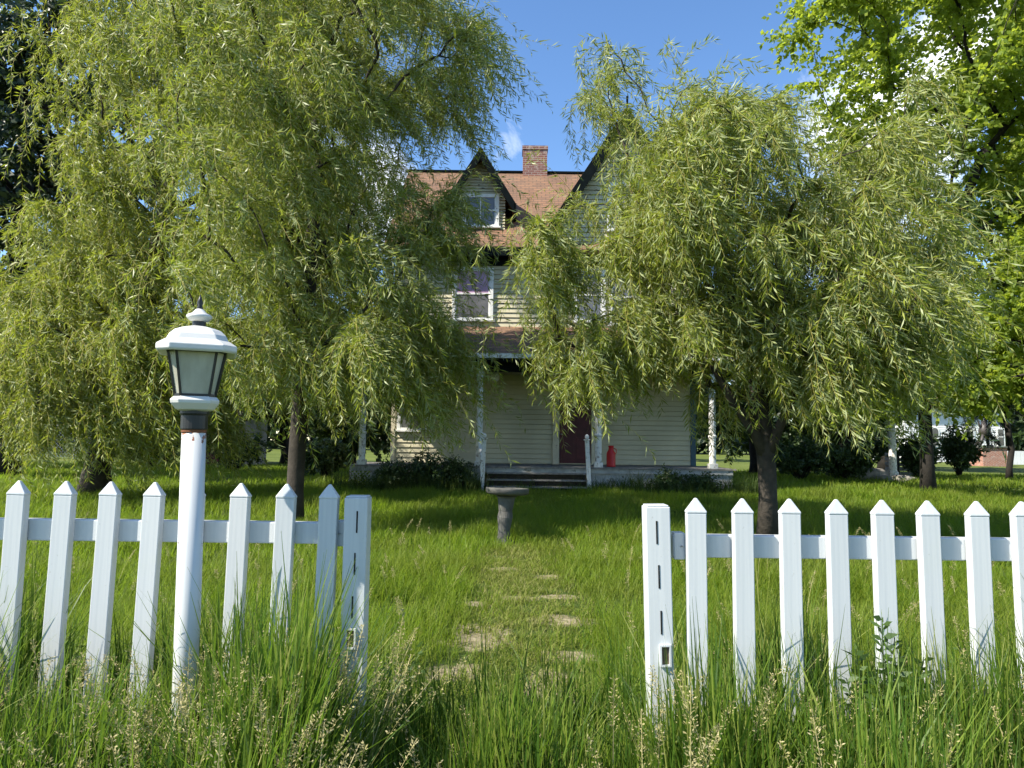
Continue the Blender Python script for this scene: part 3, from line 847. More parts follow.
def grow(base, trunk_path, trunk_r, anchors, arch=.22, rng=None, kidx=5):
    """joins anchors to the trunk: returns branches [(points, radii)] and tip list"""
    pts = [Vector(p) for p in trunk_path]; par = [-1] + list(range(len(pts) - 1)); plen = [0.0]
    for i in range(1, len(pts)): plen.append(plen[-1] + (pts[i] - pts[i - 1]).length * .6)
    ntrunk = len(pts); start = max(1, ntrunk // 2)
    fork = pts[start]
    order = sorted(anchors, key=lambda a: (a - fork).length)
    branches = []
    A = np.array([tuple(p) for p in pts])
    for a in order:
        an = np.array(tuple(a)); dist = np.linalg.norm(A - an, axis=1)
        cost = dist + .45 * np.array(plen); cost[:start] += 50
        below = A[:, 2] > an[2] + .6; cost[below] += 1.2
        i = int(np.argmin(cost)); p0 = pts[i]; L = (a - p0).length
        mid = (p0 + a) / 2 + Vector((rng.normal() * .08 * L, rng.normal() * .08 * L, arch * L))
        ids = [i]
        for k in range(1, kidx + 1):
            t = k / kidx
            q = p0 * (1 - t) ** 2 + mid * (2 * t * (1 - t)) + a * t * t
            if k < kidx: q = q + Vector(rng.normal(0, .02 * L, 3))
            pts.append(q); par.append(ids[-1]); plen.append(plen[ids[-1]] + (q - pts[ids[-1]]).length); ids.append(len(pts) - 1)
        A = np.vstack([A, np.array([tuple(p) for p in pts[len(A):]])])
        branches.append(ids)
    cnt = np.zeros(len(pts)); child = np.zeros(len(pts), int)
    for ids in branches: cnt[ids[-1]] += 1
    for i in range(len(pts) - 1, 0, -1):
        cnt[par[i]] += cnt[i]
    tot = max(cnt[0], 1)
    rad = trunk_r * np.clip(cnt / tot, 0, 1) ** .46
    rad = np.maximum(rad, .006)
    return pts, rad, branches, ntrunk

def leaf_quads(base, d, L, wd, rng, nflat=0.5):
    """diamond leaves: base (n,3), direction d (n,3)"""
    n = len(base)
    r = rng.normal(size=(n, 3)); r[:, 2] *= nflat
    side = norm(np.cross(d, r))
    nr = np.cross(side, d)
    mid = base + d * (L * .42)[:, None] + nr * (L * .06)[:, None]
    v = np.stack([base, mid + side * (wd / 2)[:, None], base + d * L[:, None], mid - side * (wd / 2)[:, None]], 1)
    return v

def make_tree(name, label, cat, base, trunk_path, trunk_r, anchors, leafmat, barkmat, seed, shoots=14, slen=(.8, 1.6), steps=20, grav=.28,
              leaf=(.11, .013), ldroop=.35, lside=.75, wind=(.06, 0, 0), twigmat=None, up0=.35, arch=.22, group=None, twig_r=.004, spread=1.0, per=1, frm=.35, flat=.5, longf=0.0, limbs=()):
    rng = np.random.default_rng(seed)
    root = thing(name, tuple(base), label, cat, group)
    pts, rad, branches, nt_ = grow(base, trunk_path, trunk_r, anchors, arch, rng)
    m = MB()
    tr = [trunk_r * (1.35 if i == 0 else 1.0) if i < 2 else max(rad[i], trunk_r * .3) for i in range(nt_)]
    m.tube([pts[i] for i in range(nt_)], tr, 12)
    for lp, lr in limbs: m.tube(lp, lr, 8)
    starts, dirs = [], []
    for ids in branches:
        rr = [rad[i] for i in ids]; rr[0] = min(rr[0], rr[1] * 1.2)
        m.tube([pts[i] for i in ids], rr, 6 if rr[1] > .02 else 4)
        q = [pts[i] for i in ids]
        for _ in range(shoots):
            t = frm + (1 - frm) * rng.random() ** .7
            k = min(int(t * (len(q) - 1)), len(q) - 2); f = t * (len(q) - 1) - k
            p = q[k].lerp(q[k + 1], f); tg = (q[k + 1] - q[k]).normalized()
            starts.append(tuple(p)); r = rng.normal(size=3) * spread
            dirs.append((tg.x * .6 + r[0] * .6, tg.y * .6 + r[1] * .6, tg.z * .4 + up0 + r[2] * .3))
    m.build('trunk', barkmat, root, smooth=True)
    p = np.array(starts); d = norm(np.array(dirs)); N = len(p)
    ln = slen[0] + (slen[1] - slen[0]) * rng.random(N); lg = rng.random(N) < longf; ln = np.where(lg, ln * .5 + slen[1] * 1.1, ln); st = ln / steps
    d[lg] = norm(d[lg] + np.array([0, 0, .15]))
    wv = np.array(wind); g = grav * ((.7 + .6 * rng.random(N)) * np.where(lg, .62, 1.0))[:, None]
    path = [p.copy()]; pd = [d.copy()]
    for s in range(steps):
        d = norm(d + g * np.array([0, 0, -1.0]) + wv * (1 + .6 * rng.normal(size=(N, 1))) + rng.normal(size=(N, 3)) * (.07 + .02 * (grav > .15)))
        p = p + d * st[:, None]
        path.append(p.copy()); pd.append(d.copy())
    path = np.stack(path, 1); pd = np.stack(pd, 1)
    below = path[:, :, 2] < .18
    # leaves
    lb, ld = [], []
    for s in range(2, steps + 1):
        for rep in range(per):
            ax = pd[:, s]; r = rng.normal(size=(N, 3)); lat = norm(np.cross(ax, r))
            dv = norm(ax * .75 + lat * lside + np.array([0, 0, -ldroop]) + wv * 1.2)
            ok = (~below[:, s]) & (rng.random(N) < .93)
            j = path[:, s] - ax * (st[:, None] * rng.random((N, 1)))
            lb.append(j[ok]); ld.append(dv[ok])
    lb = np.concatenate(lb); ld = np.concatenate(ld); n = len(lb)
    L = leaf[0] * (.6 + .7 * rng.random(n)); Wd = leaf[1] * (.8 + .5 * rng.random(n))
    v = leaf_quads(lb, ld, L, Wd, rng, flat)
    np_mesh('crown', v, np.arange(n * 4), leafmat, root)
    if twigmat:
        # three-sided thin strands
        k = np.arange(0, steps + 1, 2); c = path[:, k]; M_ = len(k)
        bad = below[:, k]
        off = np.array([[1, 0, 0], [-.5, .87, 0], [-.5, -.87, 0]])
        taper = np.linspace(1, .45, M_)
        vv = c[:, :, None, :] + off[None, None] * (twig_r * taper)[None, :, None, None]
        vv[bad] = np.nan
        idx = np.arange(N * M_ * 3).reshape(N, M_, 3); qs = []
        okseg = ~(bad[:, :-1] | bad[:, 1:])
        for e in range(3):
            a = idx[:, :-1, e]; b = idx[:, :-1, (e + 1) % 3]; cc = idx[:, 1:, (e + 1) % 3]; dd = idx[:, 1:, e]
            qs.append(np.stack([a, b, cc, dd], -1)[okseg])
        vv = np.nan_to_num(vv, nan=.3)
        np_mesh('twigs', vv.reshape(-1, 3), np.concatenate(qs), twigmat, root)
    return root

def willows():
    wl = dict(shoots=18, frm=.58, slen=(.35, 1.2), longf=.05, steps=22, grav=.17, leaf=(.135, .0155), ldroop=.16, lside=.85, twigmat='willow_twig', per=2)
    # right willow, nearest
    rng = np.random.default_rng(21); Y = 9.9
    b = P(768, 545, Y); b.z = 0
    polys = [([(618, 268), (640, 220), (655, 140), (690, 165), (735, 190), (800, 180), (850, 160), (885, 195), (900, 265), (880, 325), (850, 345), (740, 320), (655, 330), (625, 300)], 128, -.1, 1.0), ([(640, 215), (645, 160), (668, 110), (710, 150), (700, 250), (625, 262)], 34, -.3, .8),
             ([(585, 55), (605, 25), (630, 60), (640, 110), (600, 100)], 5, .1, .5),
             ([(690, 120), (735, 95), (770, 108), (740, 140)], 3, .1, .3),
             ([(535, 240), (580, 200), (570, 255), (555, 345), (528, 330)], 11, .1, .5),
             ([(735, 310), (850, 310), (845, 365), (745, 350)], 26, -.7, .7), ([(795, 340), (850, 335), (852, 392), (808, 398)], 10, -1.1, .4), ([(715, 350), (800, 350), (795, 388), (725, 385)], 9, -.8, .4), ([(618, 165), (650, 130), (665, 200), (640, 260), (600, 262)], 8, -.3, .4), ([(645, 175), (662, 125), (690, 180), (680, 250), (628, 245)], 12, -.2, .5), ([(640, 100), (700, 90), (720, 140), (660, 150)], 7, 0, .5), ([(800, 180), (870, 120), (890, 160), (840, 190)], 5, -.3, .4), ([(690, 150), (735, 112), (790, 105), (740, 130)], 4, -.1, .3), ([(900, 230), (945, 225), (950, 290), (910, 300)], 5, .3, .4), ([(540, 325), (600, 325), (600, 375), (548, 375)], 9, .3, .5), ([(600, 325), (690, 325), (685, 352), (600, 355)], 11, 0, .6), ([(850, 230), (915, 230), (920, 320), (860, 330)], 12, .2, .6)]
    anc = frustum_anchors(polys, Y, 2.3, rng)
    tp = [b, P(768, 500, Y), P(767, 470, Y), P(765, 448, Y), P(760, 410, Y), P(754, 360, Y)]
    for q in ((705, 385), (735, 395), (778, 385), (800, 350)): anc.append(P(q[0], q[1], Y + .2))
    make_tree('willow_tree', 'slim weeping willow with a forked trunk on the lawn behind the right fence', 'tree', b, tp, .125, anc, 'willow_leaf', 'bark_willow', 3,
              limbs=[([P(766, 462, Y), P(755, 432, Y - .1), P(733, 402, Y - .2), P(712, 365, Y - .3)], [.08, .075, .06, .045]), ([P(767, 458, Y), P(777, 432, Y - .15), P(790, 405, Y - .25), P(800, 355, Y - .3)], [.08, .07, .058, .04])], **wl)
    # left willow beside the house
    rng = np.random.default_rng(22); Y = 11.7
    b = P(293, 520, Y); b.z = 0
    polys = [([(215, -70), (425, -70), (445, 10), (460, 60), (440, 105), (400, 145), (350, 190), (360, 260), (395, 300), (435, 345), (420, 375), (330, 380), (250, 370), (225, 250), (205, 80)], 210, 0, 1.0), ([(235, 330), (440, 340), (430, 395), (240, 385)], 26, -.6, .7),
             ([(390, 195), (445, 190), (465, 228), (415, 260)], 9, -.2, .5), ([(440, 225), (480, 240), (470, 255), (430, 250)], 2, -.3, .4), ([(440, 325), (488, 335), (470, 352), (440, 372)], 2, -.4, .4), ([(380, 260), (430, 270), (450, 330), (400, 330)], 7, -.3, .5),
             ([(430, 20), (472, 5), (488, 70), (465, 125), (435, 90)], 9, 0, .5)]
    anc = frustum_anchors(polys, Y, 2.6, rng)
    tp = [b, P(295, 490, Y), P(297, 455, Y), P(300, 410, Y), P(305, 340, Y), P(312, 250, Y), P(318, 150, Y)]
    k = dict(wl); k.update(shoots=20, slen=(.4, 1.5), leaf=(.14, .017))
    make_tree('willow_tree', 'weeping willow hanging over the left porch post, trunk behind the left fence', 'tree', b, tp, .14, anc, 'willow_leaf', 'bark_willow', 4, **k)
    # big left willow further back
    rng = np.random.default_rng(23); Y = 17.0
    b = P(95, 487, Y); b.z = 0
    polys = [([(110, -60), (330, -60), (345, 100), (330, 300), (300, 380), (60, 385), (25, 320), (110, 240), (135, 120)], 290, 0, 1.0), ([(45, 340), (250, 340), (240, 430), (50, 440)], 62, -1.5, .6),
             ([(0, 250), (60, 235), (90, 290), (20, 320), (-20, 300)], 9, -.5, .5),
             ([(60, -30), (100, -30), (95, 130), (75, 150)], 4, 0, .5)]
    anc = frustum_anchors(polys, Y, 3.6, rng)
    tp = [b, P(97, 470, Y), P(104, 445, Y), P(115, 400, Y), P(140, 320, Y), P(165, 220, Y), P(180, 90, Y)]
    k = dict(wl); k.update(slen=(.5, 1.9), leaf=(.155, .0215), steps=24, twig_r=.005, shoots=24)
    make_tree('willow_tree', 'tall broad weeping willow at far left, sunlit, foliage reaching nearly to the lawn', 'tree', b, tp, .30, anc, 'willow_leaf_far', 'bark_willow', 5, **k)
willows()

def ellipsoid_anchors(c, r, n, rng, shell=.45, lumps=.25):
    out = []
    for _ in range(n):
        d = rng.normal(size=3); d /= np.linalg.norm(d)
        k = shell + (1 - shell) * rng.random() ** .6
        k *= 1 - lumps * abs(math.sin(3 * d[0] + 2 * d[1] + n) * math.cos(2.6 * d[2] + n * .3))
        out.append(Vector((c[0] + d[0] * r[0] * k, c[1] + d[1] * r[1] * k, c[2] + d[2] * r[2] * k)))
    return out

def broadleaf(px, Y, hgt, rad, label, mat, seed, trunk_r=.2, n=90, leaf=(.16, .12), low=.25, shoots=10, slen=(.5, 1.2), steps=10, name='leafy_tree', group=None, per=2, barkmat='bark', lean=0):
    rng = np.random.default_rng(seed)
    b = P(px, 470, Y); b.z = 0
    cz = hgt * (low + (1 - low) / 2); rz = hgt * (1 - low) / 2
    anc = ellipsoid_anchors((b.x + lean, b.y, cz), (rad, rad, rz), n, rng)
    tp = [b + Vector((lean * t, 0, hgt * t * .75)) for t in (0, .08, .2, .4, .65, .9)]
    tp = [p + Vector((rng.normal() * .05, rng.normal() * .05, 0)) for p in tp]
    tp[0].z = 0
    return make_tree(name, label, 'tree', b, tp, trunk_r, anc, mat, barkmat, seed, shoots=shoots, slen=slen, steps=steps, grav=.09, leaf=leaf, ldroop=.3, lside=.9,
                     wind=(0, 0, 0), up0=.2, arch=.08, spread=1.2, per=per, frm=.3, group=group, flat=1.0)

def background_trees():
    # maple reaching in from the right, its crown outline uneven
    rng = np.random.default_rng(31); Y = 20.0
    b = P(928, 478, Y); b.z = 0
    polys = [([(800, 10), (830, -90), (1180, -90), (1180, 200), (1010, 210), (960, 175), (900, 165), (862, 140), (840, 60)], 330, -.5, 1.0),
             ([(960, 200), (1180, 190), (1180, 400), (1000, 385), (955, 330)], 190, -1.5, .9),
             ([(780, 35), (830, 10), (850, 50), (820, 85)], 5, -1.0, .4),
             ([(865, 300), (960, 330), (965, 410), (880, 415)], 46, .8, .7)]
    anc = frustum_anchors(polys, Y, 4.6, rng)
    tp = [b, P(927, 462, Y), P(926, 440, Y), P(924, 400, Y), P(930, 330, Y), P(950, 240, Y), P(985, 150, Y)]
    make_tree('maple_tree', 'large maple with bright yellow green leaves at the right, dark trunk on the lawn edge', 'tree', b, tp, .17, anc, 'maple_leaf', 'bark', 32,
              shoots=17, slen=(.5, 1.3), steps=11, grav=.07, leaf=(.155, .112), ldroop=.35, lside=.9, wind=(0, 0, 0), up0=.25, arch=.06, spread=1.1, per=2, frm=.3, flat=1.0)
    L = 'dark green leafy tree '
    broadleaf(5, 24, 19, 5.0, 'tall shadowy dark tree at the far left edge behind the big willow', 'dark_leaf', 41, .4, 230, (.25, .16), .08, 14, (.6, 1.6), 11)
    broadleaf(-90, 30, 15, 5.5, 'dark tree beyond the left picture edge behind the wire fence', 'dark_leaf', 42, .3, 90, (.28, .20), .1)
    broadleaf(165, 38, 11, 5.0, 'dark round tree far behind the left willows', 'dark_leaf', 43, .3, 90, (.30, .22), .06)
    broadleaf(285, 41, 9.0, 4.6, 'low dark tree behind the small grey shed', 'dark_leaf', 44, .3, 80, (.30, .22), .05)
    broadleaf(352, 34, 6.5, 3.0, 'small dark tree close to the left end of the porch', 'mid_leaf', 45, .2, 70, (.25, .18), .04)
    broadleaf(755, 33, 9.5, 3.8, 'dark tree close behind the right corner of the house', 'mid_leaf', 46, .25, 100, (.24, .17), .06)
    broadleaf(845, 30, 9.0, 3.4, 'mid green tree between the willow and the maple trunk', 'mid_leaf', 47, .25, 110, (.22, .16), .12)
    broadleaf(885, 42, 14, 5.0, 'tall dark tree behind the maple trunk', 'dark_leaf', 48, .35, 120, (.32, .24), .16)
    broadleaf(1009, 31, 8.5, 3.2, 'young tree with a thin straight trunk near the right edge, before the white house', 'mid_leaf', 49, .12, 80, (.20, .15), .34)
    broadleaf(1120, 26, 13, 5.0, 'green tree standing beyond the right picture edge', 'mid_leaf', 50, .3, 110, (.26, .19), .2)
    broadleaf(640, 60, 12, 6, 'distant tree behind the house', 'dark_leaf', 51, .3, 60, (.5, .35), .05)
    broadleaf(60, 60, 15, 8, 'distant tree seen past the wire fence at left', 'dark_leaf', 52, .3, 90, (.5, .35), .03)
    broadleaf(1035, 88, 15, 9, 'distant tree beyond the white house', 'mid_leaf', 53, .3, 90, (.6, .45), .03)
    # conifer
    rng = np.random.default_rng(61); Y = 27.0
    b = P(1050, 470, Y + 5); b.z = 0; h = 17.5
    anc = []
    for k in range(120):
        t = rng.random() ** .8; a = rng.random() * 6.283; r = (1 - t) * 3.0 + .3
        anc.append(b + Vector((math.cos(a) * r, math.sin(a) * r, 2.6 + t * (h - 2.8) - .25 * r)))
    tp = [b + Vector((0, 0, h * t)) for t in (0, .1, .25, .4, .55, .7, .85, .97)]
    make_tree('spruce_tree', 'dark spruce rising behind the maple crown at the right', 'tree', b, tp, .15, anc, 'needle', 'bark', 62, shoots=16, slen=(.4, .9), steps=12, grav=.18,
              leaf=(.16, .035), ldroop=.3, lside=.7, wind=(0, 0, 0), up0=.0, arch=.03, spread=.8, per=2, frm=.15)
background_trees()

def distant_wood():
    rng = np.random.default_rng(140); n = 60000
    x = rng.uniform(-170, 170, n); y = 95 + rng.random(n) * 14 + np.abs(x) * .05
    top = 8 + 7 * vnoise(x * .09, y * .03) + 3 * vnoise(x * .4, y * .2)
    z = top * rng.random(n) ** .8
    d = norm(rng.normal(size=(n, 3)))
    v = leaf_quads(np.stack([x, y, z], -1), d, .9 + rng.random(n) * .7, .7 + rng.random(n) * .5, rng, 1.0)
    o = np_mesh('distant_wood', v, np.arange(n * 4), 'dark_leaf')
    tag(o, 'far-off dark wood closing the view behind the gardens', 'wood', kind='stuff')
distant_wood()

def shrub(px, Y, h, r, label, seed, mat='shrub_leaf', leaf=(.07, .045), n=26):
    rng = np.random.default_rng(seed)
    b = P(px, 470, Y); b.z = 0
    anc = ellipsoid_anchors((b.x, b.y, h * .55), (r, r * .8, h * .42), n, rng, .3)
    root = thing('shrub', tuple(b), label, 'shrub')
    m = MB(); starts = []; dirs = []
    for a in anc:
        q = [b + Vector((rng.normal() * .05, rng.normal() * .05, 0)), b.lerp(a, .5) + Vector((0, 0, .1 * h)), a]
        m.tube(q, [.014, .009, .004], 5)
        for _ in range(14): starts.append(tuple(q[1].lerp(a, rng.random() * 1.0))); dirs.append(tuple(rng.normal(size=3) + np.array([0, 0, .15])))
    m.build('stems', 'bark', root, smooth=True)
    p = np.array(starts); d = norm(np.array(dirs)); lb = []; ld = []
    for s in range(9):
        p = p + d * .035; d = norm(d + rng.normal(size=d.shape) * .2 + np.array([0, 0, -.05]))
        lat = norm(np.cross(d, rng.normal(size=d.shape)))
        lb.append(p.copy()); ld.append(norm(d * .6 + lat * .8))
    lb = np.concatenate(lb); ld = np.concatenate(ld); ok = lb[:, 2] > .05; lb, ld = lb[ok], ld[ok]; n_ = len(lb)
    v = leaf_quads(lb, ld, leaf[0] * (.6 + .8 * rng.random(n_)), leaf[1] * (.7 + .6 * rng.random(n_)), rng, 1.0)
    np_mesh('foliage', v, np.arange(n_ * 4), mat, root)
    return root
shrub(392, 19.2, .95, .55, 'small leafy bush at the left end of the porch beside the lattice', 71)
shrub(425, 19.3, 1.25, .75, 'dark bush below the porch floor, left of the white newel posts', 72)
shrub(455, 19.5, 1.05, .5, 'bush growing right against the left newel post', 73)
shrub(668, 19.4, .6, .5, 'low weeds in front of the right porch skirting', 74)
shrub(700, 19.5, .55, .5, 'low bush under the right porch post', 75)
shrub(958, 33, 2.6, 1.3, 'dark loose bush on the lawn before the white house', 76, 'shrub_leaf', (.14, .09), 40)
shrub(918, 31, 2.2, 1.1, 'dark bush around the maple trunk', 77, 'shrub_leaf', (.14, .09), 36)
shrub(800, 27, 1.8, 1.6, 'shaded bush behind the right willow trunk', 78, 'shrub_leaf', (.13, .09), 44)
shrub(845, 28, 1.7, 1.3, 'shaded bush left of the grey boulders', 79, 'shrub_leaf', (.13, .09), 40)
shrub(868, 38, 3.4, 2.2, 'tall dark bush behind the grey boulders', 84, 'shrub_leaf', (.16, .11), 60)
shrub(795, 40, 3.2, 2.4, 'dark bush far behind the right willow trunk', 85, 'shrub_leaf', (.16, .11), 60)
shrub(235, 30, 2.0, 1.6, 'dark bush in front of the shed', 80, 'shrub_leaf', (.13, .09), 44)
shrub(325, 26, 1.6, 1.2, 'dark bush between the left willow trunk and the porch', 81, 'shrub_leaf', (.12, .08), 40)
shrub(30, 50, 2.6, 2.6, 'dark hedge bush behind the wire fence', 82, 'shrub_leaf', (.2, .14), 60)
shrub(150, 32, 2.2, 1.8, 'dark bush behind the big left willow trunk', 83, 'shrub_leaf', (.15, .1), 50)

# ------------------------------------------------------------------ far things
def white_house():
    Y = 66.0
    a = P(906, 462, Y).x; c = P(1003, 462, Y).x; zt = 5.2
    root = thing('white_house', ((a + c) / 2, Y, 0), 'far white house with a red roof and an arched window, seen under the maple', 'house')
    m = MB(); lap(m, 0.02, zt, Y, lambda z: (a, c), .2, .03); m.box(a, c, Y + .01, Y + 9, 0, zt); m.build('wall', 'white_siding', root)
    m = MB(); slab(m, [(a - .5, Y - .7, zt - .1), (c + .5, Y - .7, zt - .1), (c + .5, Y + 4.5, zt + 3.6), (a - .5, Y + 4.5, zt + 3.6)], .15)
    slab(m, [(c + .5, Y + 9.7, zt - .1), (a - .5, Y + 9.7, zt - .1), (a - .5, Y + 4.5, zt + 3.6), (c + .5, Y + 4.5, zt + 3.6)], .15)
    m.prism([(Y, zt), (Y + 9, zt), (Y + 4.5, zt + 3.3)], 'x', a + .1, c - .1)
    m.build('roof', 'shingles_far', root)
    for px, w_, z0, z1, arch in ((970, .62, 1.55, 2.85, True), (935, .62, 1.55, 2.85, True), (1001, .5, 1.6, 3.2, False)):
        x = P(px, 450, Y).x
        def outline(g, z0_, z1_):
            pts = [(x - w_ / 2 - g, z0_), (x + w_ / 2 + g, z0_), (x + w_ / 2 + g, z1_)]
            if arch: pts += [(x + (w_ / 2 + g) * math.cos(t), z1_ + (w_ / 2 + g) * math.sin(t)) for t in (.5, 1.05, 1.57, 2.1, 2.65)]
            return pts + [(x - w_ / 2 - g, z1_)]
        f = MB().prism(outline(.12, z0 - .12, z1), 'y', Y - .08, Y + .02).build('window', 'white_paint', root)
        MB().prism(outline(0, z0, z1 + (0 if arch else -.1)), 'y', Y - .095, Y - .06).build('pane', 'dark_pane', f)
        MB().box(x - w_ / 2, x + w_ / 2, Y - .12, Y - .09, (z0 + z1) / 2 - .04, (z0 + z1) / 2 + .04).build('sash_bar', 'white_paint', f)
white_house()

def brick_plinth():
    Y = 54.0
    x0, x1 = P(976, 455, Y).x, P(1000, 455, Y).x
    root = thing('brick_plinth', ((x0 + x1) / 2, Y, 0), 'square red brick plinth with a pale cap on the far lawn', 'plinth')
    h = P(988, 448, Y).z
    MB().box(x0, x1, Y - .8, Y + .8, 0, h).build('body', 'red_brick', root)
    MB().box(x0 - .1, x1 + .1, Y - .9, Y + .9, h, h + .14).build('cap', 'concrete', root, bevel=.02)
    cx = P(986, 440, Y).x; z = h + .14
    st = thing('sculpture', (cx, Y, z), 'dark angular sculpture standing on the red brick plinth', 'sculpture')
    m = MB()
    for dx, dy in ((-.75, -.4), (.85, -.35), (.5, .5), (-.5, .5)):
        m.tube([(cx + dx, Y + dy, z), (cx + dx * .55, Y + dy * .5, z + .55), (cx - .1, Y, z + 1.25)], [.10, .12, .16], 8)
    m.build('legs', 'bronze', st, smooth=True)
    m = MB(); m.lathe([(.05, 0), (.34, .1), (.40, .4), (.30, .75), (.18, .95), (.2, 1.1), (.14, 1.28), (.0, 1.34)], (cx - .1, Y, z + .75), 10)
    m.tube([(cx - .1, Y, z + 1.55), (cx - .5, Y - .1, z + 1.5), (cx - .62, Y - .1, z + 1.9)], [.12, .09, .06], 8)
    m.build('body', 'bronze', st, smooth=True)
brick_plinth()

def far_bits():
    Y = 29.0
    b = P(893, 470, Y); b.z = 0
    r = thing('garden_lamp', tuple(b), 'old white garden lamp post with a pale head standing among rocks', 'lamp')
    h = P(893, 418, Y).z
    MB().lathe([(.20, 0), (.20, .35), (.15, .40), (.13, h - .35), (.16, h - .3), (.16, h - .22), (.1, h - .2)], b, 12).build('post', 'worn_white', r, smooth=False)
    MB().lathe([(.1, h - .2), (.2, h - .1), (.24, h + .05), (.34, h + .08), (.30, h + .14), (.12, h + .26), (.03, h + .34)], b, 10).build('head', 'white_paint', r)
    for i, (px, dy, s, lab) in enumerate(((872, 0, (.75, .5, .55), 'broad grey boulder left of the garden lamp'), (884, -.7, (.35, .3, .28), 'small pale rock at the foot of the garden lamp'), (901, -.4, (.5, .35, .3), 'flat grey rock right of the garden lamp'))):
        rng = np.random.default_rng(90 + i); c = P(px, 470, Y + dy); c.z = 0
        m = MB(); loops = []
        for k in range(6):
            t = k / 5; rr = math.cos(t * 1.45) ** .6 if k < 5 else .08
            loops.append([c + Vector((s[0] * rr * (1 + .22 * rng.normal() * .6) * math.cos(a), s[1] * rr * (1 + .13 * rng.normal()) * math.sin(a), s[2] * math.sin(t * 1.5) - .03)) for a in [j * 2 * math.pi / 9 for j in range(9)]])
        o = m.loft(loops).build('boulder', 'rock', origin=tuple(c))
        tag(o, lab, 'rock', 'rocks round the garden lamp')
    # stack of weathered boards
    Y = 33.0; x0, x1 = P(899, 465, Y).x, P(926, 465, Y).x
    r = thing('wooden_bin', ((x0 + x1) / 2, Y, 0), 'low grey slatted wooden bin on the lawn right of the garden lamp', 'bin')
    m = MB()
    for k in range(5): m.box(x0, x1, Y - .02, Y + .02, .05 + k * .22, .21 + k * .22)
    for k in range(5):
        m.box(x0 - .02, x0 + .02, Y + .03, Y + 1.2, .05 + k * .22, .21 + k * .22); m.box(x1 - .02, x1 + .02, Y + .03, Y + 1.2, .05 + k * .22, .21 + k * .22)
    m.build('slats', 'grey_wood', r)
    m = MB()
    for x in (x0, (x0 + x1) / 2, x1): m.box(x - .05, x + .05, Y + .025, Y + .12, 0, 1.2)
    m.build('stakes', 'dark_wood', r)
    # white board fence at the right edge
    Y = 58.0; x0, x1 = P(1006, 455, Y).x, P(1060, 455, Y).x
    r = thing('board_fence', (x0, Y, 0), 'low white board fence beside the far white house', 'fence')
    m = MB(); x = x0
    while x < x1: m.box(x, x + .28, Y, Y + .03, .05, 1.15); x += .3
    m.build('boards', 'white_siding', r)
    m = MB(); m.box(x0, x1, Y + .035, Y + .08, .25, .35); m.box(x0, x1, Y + .035, Y + .08, .85, .95); m.build('rails', 'white_siding', r)
    # shed at left
    Y = 36.0; x0, x1 = P(196, 440, Y).x, P(243, 440, Y).x; zt = P(230, 418, Y).z
    r = thing('shed', ((x0 + x1) / 2, Y, 0), 'small grey shed with a maroon door behind the left willow', 'shed')
    m = MB(); lap(m, 0.02, zt, Y, lambda z: (x0, x1), .16, .025); m.box(x0, x1, Y + .01, Y + 3.5, 0, zt); m.build('wall', 'shed_wall', r)
    m = MB(); slab(m, [(x0 - .3, Y - .4, zt - .08), (x1 + .3, Y - .4, zt - .08), (x1 + .3, Y + 1.8, zt + 1.2), (x0 - .3, Y + 1.8, zt + 1.2)], .1)
    slab(m, [(x1 + .3, Y + 4.0, zt - .08), (x0 - .3, Y + 4.0, zt - .08), (x0 - .3, Y + 1.8, zt + 1.2), (x1 + .3, Y + 1.8, zt + 1.2)], .1); m.build('roof', 'dark_wood', r)
    dx = P(213, 440, Y).x
    d = MB().box(dx - .45, dx + .45, Y - .06, Y + .01, .1, 2.0).build('door', 'maroon', r)
    m = MB(); m.box(dx - .56, dx - .455, Y - .08, Y + .01, .05, 2.1); m.box(dx + .455, dx + .56, Y - .08, Y + .01, .05, 2.1); m.box(dx - .56, dx + .56, Y - .09, Y + .01, 2.105, 2.22)
    m.build('door_frame', 'white_paint', r)
    # wire fence far left
    Y = 44.0; x0, x1 = P(-90, 440, Y).x, P(75, 440, Y).x; zt = P(10, 425, Y).z
    r = thing('wire_fence', (x0, Y, 0), 'galvanised wire mesh fence with a pale top rail at the far left', 'fence')
    MB().tube([(x0, Y, zt), (x1, Y, zt)], [.05, .05], 6).build('top_rail', 'metal_grey', r)
    n = 5
    for k in range(n):
        x = x0 + (x1 - x0) * k / (n - 1)
        MB().tube([(x, Y, 0), (x, Y, zt + .08)], [.045, .045], 6).build('post', 'metal_grey', r)
    m = MB(); x = x0
    while x < x1:
        for s in (0, 1):
            a, c = (x, x + zt) if s else (x + zt, x)
            m.bar((a, Y - .02 + .012 * s, .05), (c, Y - .02 + .012 * s, zt), .012, .012)
        x += .22
    m.build('mesh', 'metal_grey', r)
far_bits()

